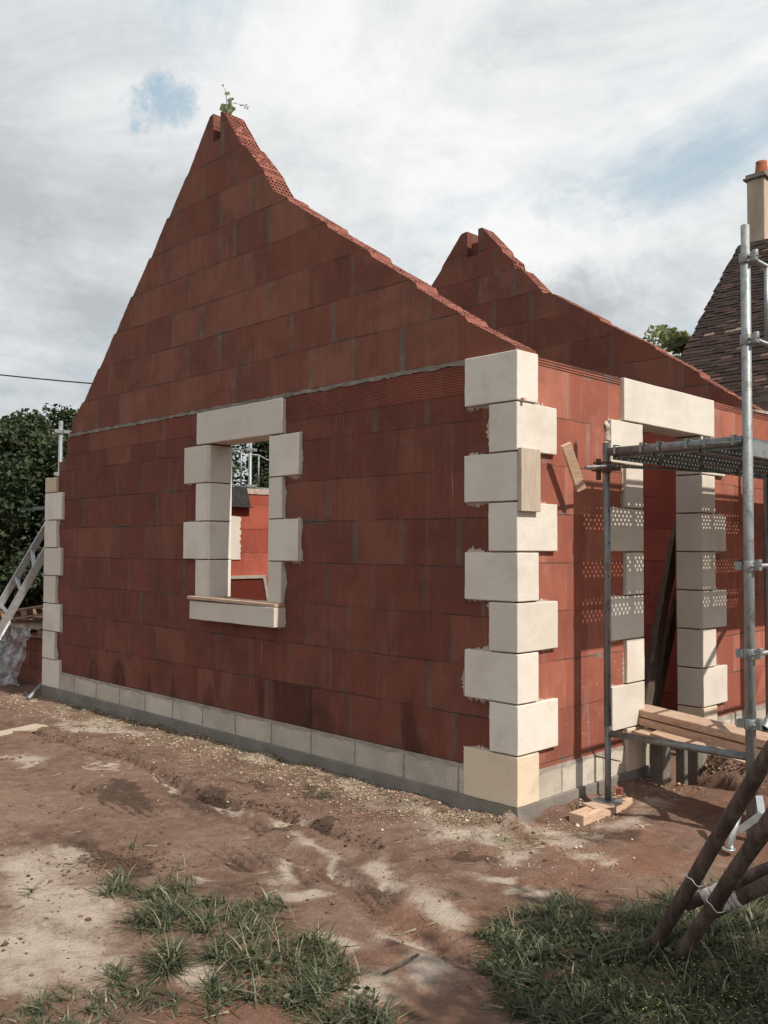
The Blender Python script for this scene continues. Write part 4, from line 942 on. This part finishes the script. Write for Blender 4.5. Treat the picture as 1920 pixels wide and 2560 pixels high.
# grass
def inpoly(P,x,y):
    c=False; n=len(P)
    for i in range(n):
        x0,y0=P[i];x1,y1=P[(i+1)%n]
        if (y0>y)!=(y1>y) and x<(x1-x0)*(y-y0)/(y1-y0)+x0: c=not c
    return c
PATCH=[ # polygon (photo px on the ground), blade count, length, lean
([(520,2400),(560,2350),(610,2330),(680,2340),(740,2330),(790,2350),(850,2390),(890,2450),(960,2520),(990,2580),(990,2700),(850,2620),(760,2540),(640,2530),(560,2540),(505,2560),(530,2480)],2300,.082),
([(545,2290),(600,2265),(640,2240),(740,2255),(735,2290),(690,2330),(600,2335),(550,2320)],480,.065),
([(330,2215),(420,2200),(500,2210),(495,2250),(380,2262),(330,2250)],380,.07),
([(235,2210),(310,2190),(330,2225),(260,2245)],260,.07),
([(345,2320),(370,2275),(460,2275),(450,2310),(380,2335)],520,.09),
([(400,2430),(440,2375),(480,2400),(470,2440),(420,2450)],360,.10),
([(490,2240),(560,2230),(560,2260),(500,2270)],120,.07),([(480,2300),(540,2290),(545,2340),(490,2350)],160,.1),
([(260,2445),(300,2430),(320,2450),(280,2470)],90,.07),([(0,2540),(180,2500),(260,2560),(300,2700),(-40,2700)],900,.06),([(100,2500),(420,2450),(480,2560),(300,2560)],260,.05),
([(1170,2350),(1240,2310),(1330,2275),(1420,2245),(1480,2300),(1500,2340),(1400,2390),(1350,2430),(1300,2480),(1200,2480),(1185,2430),(1230,2410)],2700,.08),
([(1190,2470),(1350,2400),(1420,2370),(1560,2340),(1700,2300),(1800,2260),(1920,2220),(2080,2180),(2200,2700),(1450,2720),(1340,2560),(1250,2520)],11000,.085),
([(1500,2310),(1620,2280),(1800,2220),(1920,2190),(2000,2170),(2050,2300),(1600,2400)],3500,.09),
([(-60,2600),(300,2600),(300,2900),(-60,2900)],300,.06),([(640,2130),(700,2100),(705,2130)],8,.05),([(780,1990),(830,1975),(840,1990),(790,2005)],70,.04),([(30,2240),(80,2220),(90,2240)],14,.07),([(300,2130),(340,2110),(350,2135)],10,.08),([(440,2170),(470,2140),(480,2180)],12,.08)]
bv=[];bval=[];bq=[]
def blade(x,y,z,L,w,th,lean,val):
    global bv
    base=len(bv); dx,dy=math.cos(th),math.sin(th); sx,sy=-dy*w/2,dx*w/2
    for t_,ww in ((0,1),(.4,.9),(.75,.6),(1,.08)):
        out=L*(lean*t_*t_+.12*t_); up=L*(t_*math.cos(lean*.9)-.32*lean*t_*t_)
        up=max(up,.004*t_)
        bv.append((x+dx*out+sx*ww,y+dy*out+sy*ww,z+up)); bv.append((x+dx*out-sx*ww,y+dy*out-sy*ww,z+up))
    for k in range(3): bq.append((base+2*k,base+2*k+1,base+2*k+3,base+2*k+2))
    bval.extend([val]*8)
for poly,cnt,L in PATCH:
    xs=[p[0] for p in poly]; ys=[p[1] for p in poly]; placed=0; tries=0
    while placed<cnt and tries<cnt*20:
        tries+=1; px=random.uniform(min(xs),max(xs)); py=random.uniform(min(ys),max(ys))
        if not inpoly(poly,px,py): continue
        g=G(px,py)
        # tufting
        if fb(g[0],g[1],6.5,12.)<random.uniform(-.3,.55): continue
        z=height(g[0],g[1]); nb=random.randint(3,7); th0=random.random()*6.28
        for q in range(nb):
            val=min(1,max(0,random.gauss(.42,.2))); 
            if random.random()<.07: val=random.uniform(.88,1)
            blade(g[0]+random.gauss(0,.012),g[1]+random.gauss(0,.012),z-.004,L*random.uniform(.45,1.6),random.uniform(.0035,.0085),th0+random.uniform(-2.2,2.2),random.uniform(.5,1.65),val)
            placed+=1
def meshfrom(name,V,Q,mat,vals=None,attr='lv',k=4):
    me=bpy.data.meshes.new(name); V=np.array(V,'f'); Q=np.array(Q,'i'); me.vertices.add(len(V)); me.vertices.foreach_set('co',V.ravel())
    me.loops.add(Q.size); me.loops.foreach_set('vertex_index',Q.ravel()); me.polygons.add(len(Q)); me.polygons.foreach_set('loop_start',np.arange(0,Q.size,k,dtype='i')); me.update(calc_edges=True)
    if vals is not None: a=me.attributes.new(attr,'FLOAT','POINT'); a.data.foreach_set('value',np.array(vals,'f'))
    return link(name,me,mat)
o=meshfrom('grass',bv,bq,GRASS,bval); tag(o,'tufts of coarse green grass growing in the bare soil in the foreground','grass',kind='stuff')
# broad weeds at the grass edge and tiny yellow flowers
Pw=[]
for i in range(2600):
    px=random.uniform(1150,2050); py=random.uniform(2330,2700)
    if not inpoly(PATCH[12][0],px,py) and not inpoly(PATCH[11][0],px,py): continue
    g=G(px,py); Pw.append((g[0],g[1],height(g[0],g[1])+random.uniform(.01,.06)))
for i in range(500):
    px=random.uniform(510,980); py=random.uniform(2340,2620)
    if inpoly(PATCH[0][0],px,py): g=G(px,py); Pw.append((g[0],g[1],height(g[0],g[1])+random.uniform(.008,.04)))
Pw=np.array(Pw); o=leafmesh('clover_leaves',Pw,.022,.4,GRASS,None,np.clip(rng.normal(.35,.15,len(Pw)),0,.7)); tag(o,'low clover and weed leaves among the foreground grass','weeds',kind='stuff')
fv=[];fq=[]
for i in range(130):
    px=random.uniform(1500,1920); py=random.uniform(2430,2570); g=G(px,py); z=height(g[0],g[1])+random.uniform(.035,.075); s=.0027
    b=len(fv); fv+=[(g[0]-s,g[1],z),(g[0],g[1]-s,z+s*.4),(g[0]+s,g[1],z),(g[0],g[1]+s,z+s*.6)]; fq.append((b,b+1,b+2,b+3))
YEL=NT('yellow_petals',.6); YEL.col((.62,.50,.12)); o=meshfrom('yellow_flowers',fv,fq,YEL.m); tag(o,'tiny yellow flowers dotted over the grass at lower right','flowers',kind='stuff')
# dry seed stalks
bv=[];bq=[];bval=[]
for (px,py,h) in [(1850,2440,.34),(1890,2400,.30),(1800,2460,.26),(1905,2470,.30),(1760,2380,.2),(1700,2480,.2),(1280,2350,.16),(1440,2290,.14),(620,2420,.17),(700,2400,.18),(560,2330,.15),(460,2160,.1),(735,2310,.14),(900,2470,.16)]:
    g=G(px,py)
    for q in range(2):
        th=random.uniform(1.6,3.6); blade(g[0]+.01*q,g[1],height(g[0],g[1]),h,.0026,th,random.uniform(.3,.7),.97)
o=meshfrom('dry_stalks',bv,bq,GRASS,bval); tag(o,'thin straw-coloured dry stalks standing among the grass','dry stalks',kind='stuff')
# gravel and crumbs
gv=[];gf=[];gval=[]
OCT=np.array([(1,0,0),(-1,0,0),(0,1,0),(0,-1,0),(0,0,1),(0,0,-1)],float); OF=[(0,2,4),(2,1,4),(1,3,4),(3,0,4),(2,0,5),(1,2,5),(3,1,5),(0,3,5)]
def peb(x,y,s,val,zo=0.):
    b=len(gv); z=height(x,y); A=OCT*(np.array([1,.8,.55])*s)*(1+rng.uniform(-.35,.35,(6,3))); th=random.random()*6.28; c,s_=math.cos(th),math.sin(th)
    for v in A: gv.append((x+v[0]*c-v[1]*s_,y+v[0]*s_+v[1]*c,z+v[2]+s*.2+zo))
    for f in OF: gf.append(tuple(b+i for i in f))
    gval.extend([val]*6)
i=0
while i<13500:
    x=random.uniform(-6.6,.9); d=abs(random.gauss(.0,.24))
    y=-d-.01
    if x>-.0: # round the corner
        if random.random()<.45: continue
        y=random.uniform(-.55,1.5); 
        if y>0: x=abs(random.gauss(0,.2))+.01
        elif math.hypot(x,y)>.75: continue
    if fb(x,y,2.4,33.)<random.uniform(-.5,.4): continue
    i+=1; q=random.random(); peb(x,y,min(.016,random.lognormvariate(-5.45,.55)),random.random()**1.25-.2)
for i in range(2600):
    x=random.uniform(-5,1.9); y=random.uniform(-3.2,-.3); peb(x,y,min(.011,random.lognormvariate(-5.9,.5)),random.random()**1.9-.4)
for px,py,s in [(1443,2057,.022),(1425,2040,.012),(1440,2124,.010),(1530,2005,.016),(640,1912,.012),(395,1998,.010),(570,1998,.010),(720,2090,.008)]:
    g=G(px,py); peb(g[0],g[1],s,.95)
for i in range(9000):
    x=random.uniform(-4.5,1.9); y=random.uniform(-3.2,-.05)
    if fb(x,y,3.1,51.)<random.uniform(-.3,.5): continue
    peb(x,y,min(.018,random.lognormvariate(-5.45,.6)),random.uniform(-.9,-.1))
# dark clods along the rut
for i in range(900):
    q=random.choice(RUT1[2:-1]); q2=RUT1[min(len(RUT1)-1,1+[tuple(k) for k in RUT1].index(tuple(q)))]; t_=random.random(); x=q[0]+(q2[0]-q[0])*t_+random.gauss(0,.05); y=q[1]+(q2[1]-q[1])*t_+random.gauss(0,.045); peb(x,y,random.uniform(.004,.012),random.uniform(-1,-.5))
for i in range(500):
    px=random.gauss(300,70); py=random.gauss(2150,18); g=G(px,py); peb(g[0],g[1],random.uniform(.003,.010),random.uniform(-1,-.5))
for i in range(700): 
    x=abs(random.gauss(.35,.25)); y=random.gauss(2.25,.22); peb(x,max(1.95,y),random.uniform(.006,.022),random.uniform(-1,.5))
t=NT('limestone_chips',.9,.2); a=t.n('ShaderNodeAttribute',attribute_name='gv').outputs['Fac']
t.col(t.ramp(t.math('MULTIPLY_ADD',a,.5,.5),[(0,(.06,.035,.022)),(.25,(.12,.07,.045)),(.5,(.24,.15,.10)),(.75,(.42,.33,.25)),(1,(.60,.53,.45))]))
o=meshfrom('gravel',gv,gf,t.m,gval,'gv',3); tag(o,'pale limestone chips and soil crumbs strewn along the foot of the walls','gravel',kind='stuff')
sv=[];sq=[];sval=[]
for i in range(1500):
    if random.random()<.7: x=random.uniform(-5.5,.3); y=-abs(random.gauss(.05,.25))-.02
    else: x=random.uniform(-3.5,1.8); y=random.uniform(-3,-.2)
    th=random.uniform(0,3.14); l=random.uniform(.01,.05); z=height(x,y)+.004; dx,dy=math.cos(th)*l,math.sin(th)*l; w_=random.uniform(.0008,.002); b=len(sv)
    sv+=[(x-dx-dy*w_/l,y-dy+dx*w_/l,z),(x-dx+dy*w_/l,y-dy-dx*w_/l,z),(x+dx+dy*w_/l,y+dy-dx*w_/l,z+random.uniform(0,.012)),(x+dx-dy*w_/l,y+dy+dx*w_/l,z+random.uniform(0,.012))]; sq.append((b,b+1,b+2,b+3)); sval+=[random.uniform(.8,1)]*4
o=meshfrom('straw',sv,sq,GRASS,sval); tag(o,'bits of dry straw scattered over the rubble and soil','straw',kind='stuff')
# odd bits on the ground
m=MB(); g0=G(958,2452);g1=G(1045,2415); m.tube([(g0[0],g0[1],height(*g0[:2])+.012),(g1[0],g1[1],height(*g1[:2])+.02)],[.005,.006],8); solo(m,'twig',BARK,'short dark twig lying on the pale soil left of the grass','twig')
m=MB(); g0=G(1443,2035); m.tube([(g0[0],g0[1],-.08),(g0[0]-.02,g0[1]+.02,-.03)],[.007,.004],6); solo(m,'root_stub',BARK,'small dark root stub sticking up by the footing corner','twig')
m=MB(); g0=G(1549,1985,-.06); m.obox((g0[0],g0[1],-.045),(1,.3,.2),(0,1,.2),(0,0,1),.016,.01,.022); solo(m,'brick_shard',CLAY,'orange brick shard in the gravel behind the scaffold foot','shard')

# ------------------------------------------------------------------ light and sky
sd=Vector((1,.035,1.06)).normalized()       # towards the sun
el=math.asin(sd.z); 
L=bpy.data.lights.new('sun','SUN'); L.energy=5.0; L.angle=R(.55); L.color=(1,.93,.83); lo=bpy.data.objects.new('sun',L); COL.objects.link(lo); lo.rotation_euler=sd.to_track_quat('Z','Y').to_euler(); lo.location=(6,0,8)
W=bpy.data.worlds.new('World'); S.world=W; W.use_nodes=True; nt=W.node_tree; N=nt.nodes
class WT(NT):
    def __init__(s): s.t=nt; s.N=N
w=WT(); bg=N['Background']
sky=N.new('ShaderNodeTexSky'); sky.sky_type='NISHITA'; sky.sun_disc=False; sky.sun_elevation=el; sky.sun_rotation=math.atan2(sd.x,sd.y); sky.dust_density=1.5; sky.air_density=1.1; sky.ozone_density=1.2
dirv=w.n('ShaderNodeTexCoord').outputs['Generated']
# project the cloud layer on a high plane
sp_=w.n('ShaderNodeSeparateXYZ',{0:dirv}); zz=w.math('MAXIMUM',w.math('ADD',sp_.outputs[2],.22),.05)
pl=w.n('ShaderNodeCombineXYZ',{0:w.math('DIVIDE',sp_.outputs[0],zz),1:w.math('DIVIDE',sp_.outputs[1],zz),2:0.}).outputs[0]
n1=w.noise(w.map(pl,(1,1.9,1),rot=(0,0,.9)),1.05,10,.64,.5); n2=w.noise(w.map(pl,(1,1,1),(4.2,1.7,0)),3.2,8,.6,.2); n3=w.noise(w.map(dirv,(1,1,2.2)),2.6,10,.66,.5)
cov=w.math('ADD',w.math('MULTIPLY',n1,.75),w.math('MULTIPLY',n2,.25))
# gaps of blue in particular directions, soft-edged by the noise
wv1=w.n('ShaderNodeTexNoise',{'Vector':dirv,'Scale':7.,'Detail':8,'Roughness':.7}).outputs['Color']
dwarp=w.n('ShaderNodeVectorMath',{0:dirv,1:w.n('ShaderNodeVectorMath',{0:w.n('ShaderNodeVectorMath',{0:wv1,1:(.5,.5,.5)},operation='SUBTRACT').outputs[0],3:.22},operation='SCALE').outputs[0]},operation='ADD').outputs[0]
def gap(px,py,rad,amt,stretch=1.):
    d=ray(px,py); d=d/np.linalg.norm(d)
    df=w.n('ShaderNodeVectorMath',{0:dwarp,1:tuple(d)},operation='SUBTRACT').outputs[0]
    df=w.n('ShaderNodeVectorMath',{0:df,1:(1,1,stretch)},operation='MULTIPLY').outputs[0]
    ln=w.n('ShaderNodeVectorMath',{0:df},operation='LENGTH').outputs['Value']
    return w.math('MULTIPLY',w.math('SUBTRACT',1.,w.step(ln,rad*.15,rad)),amt)
for g in ((402,318,.055,.30,1.0),(560,60,.10,.12,1.),(1480,330,.22,.035,2.2),(1150,480,.13,.10,2.),(1720,410,.12,.045,2.),(350,400,.07,.10,1.),(1400,440,.1,.04,2.)): cov=w.math('SUBTRACT',cov,gap(*g))
for g in ((150,450,.30,.16,1.),(1400,650,.22,.16,1.6),(1000,230,.22,.10,1.),(1300,120,.22,.10,1.),(100,120,.3,.10,1.),(750,200,.12,.08,1.)): cov=w.math('ADD',cov,gap(*g))
cf=w.step(cov,.27,.585)
# cloud brightness: white tops, grey undersides
shade=w.math('ADD',w.math('MULTIPLY',n3,.75),w.math('MULTIPLY',n2,.25))
for g in ((60,330,.30,.13,1.),(40,850,.22,.10,1.6),(1330,800,.16,.10,2.2),(1500,830,.15,.06,2.)): shade=w.math('SUBTRACT',shade,gap(*g))
for g in ((1080,520,.10,.09,1.5),(1400,560,.20,.08,2.),(700,260,.2,.05,1.)): shade=w.math('ADD',shade,gap(*g))
cc=w.ramp(shade,[(.30,(.50,.53,.55)),(.41,(.66,.685,.70)),(.52,(.84,.855,.86)),(.62,(.96,.96,.95))])
skc=w.n('ShaderNodeMix',{},data_type='RGBA') 
skys=w.mix(1.,sky.outputs[0],(1,1,1),'MULTIPLY')
STR=.10
cl=w.n('ShaderNodeVectorMath',{0:cc,3:1/STR},operation='SCALE').outputs[0]
hz=w.n('ShaderNodeVectorMath',{0:w.ramp(0.,[(0,(.50,.66,.76)),(1,(.50,.66,.76))]),3:1/STR},operation='SCALE').outputs[0]
thin=w.mix(.75,skys,hz)
final=w.mix(w.math('MULTIPLY_ADD',cf,.93,.05),thin,cl)
w.L(final,bg.inputs['Color']); bg.inputs['Strength'].default_value=STR
S.view_settings.view_transform='Standard'; S.view_settings.look='None'; S.view_settings.exposure=0; S.view_settings.gamma=1
S.cycles.max_bounces=6; S.cycles.transparent_max_bounces=12
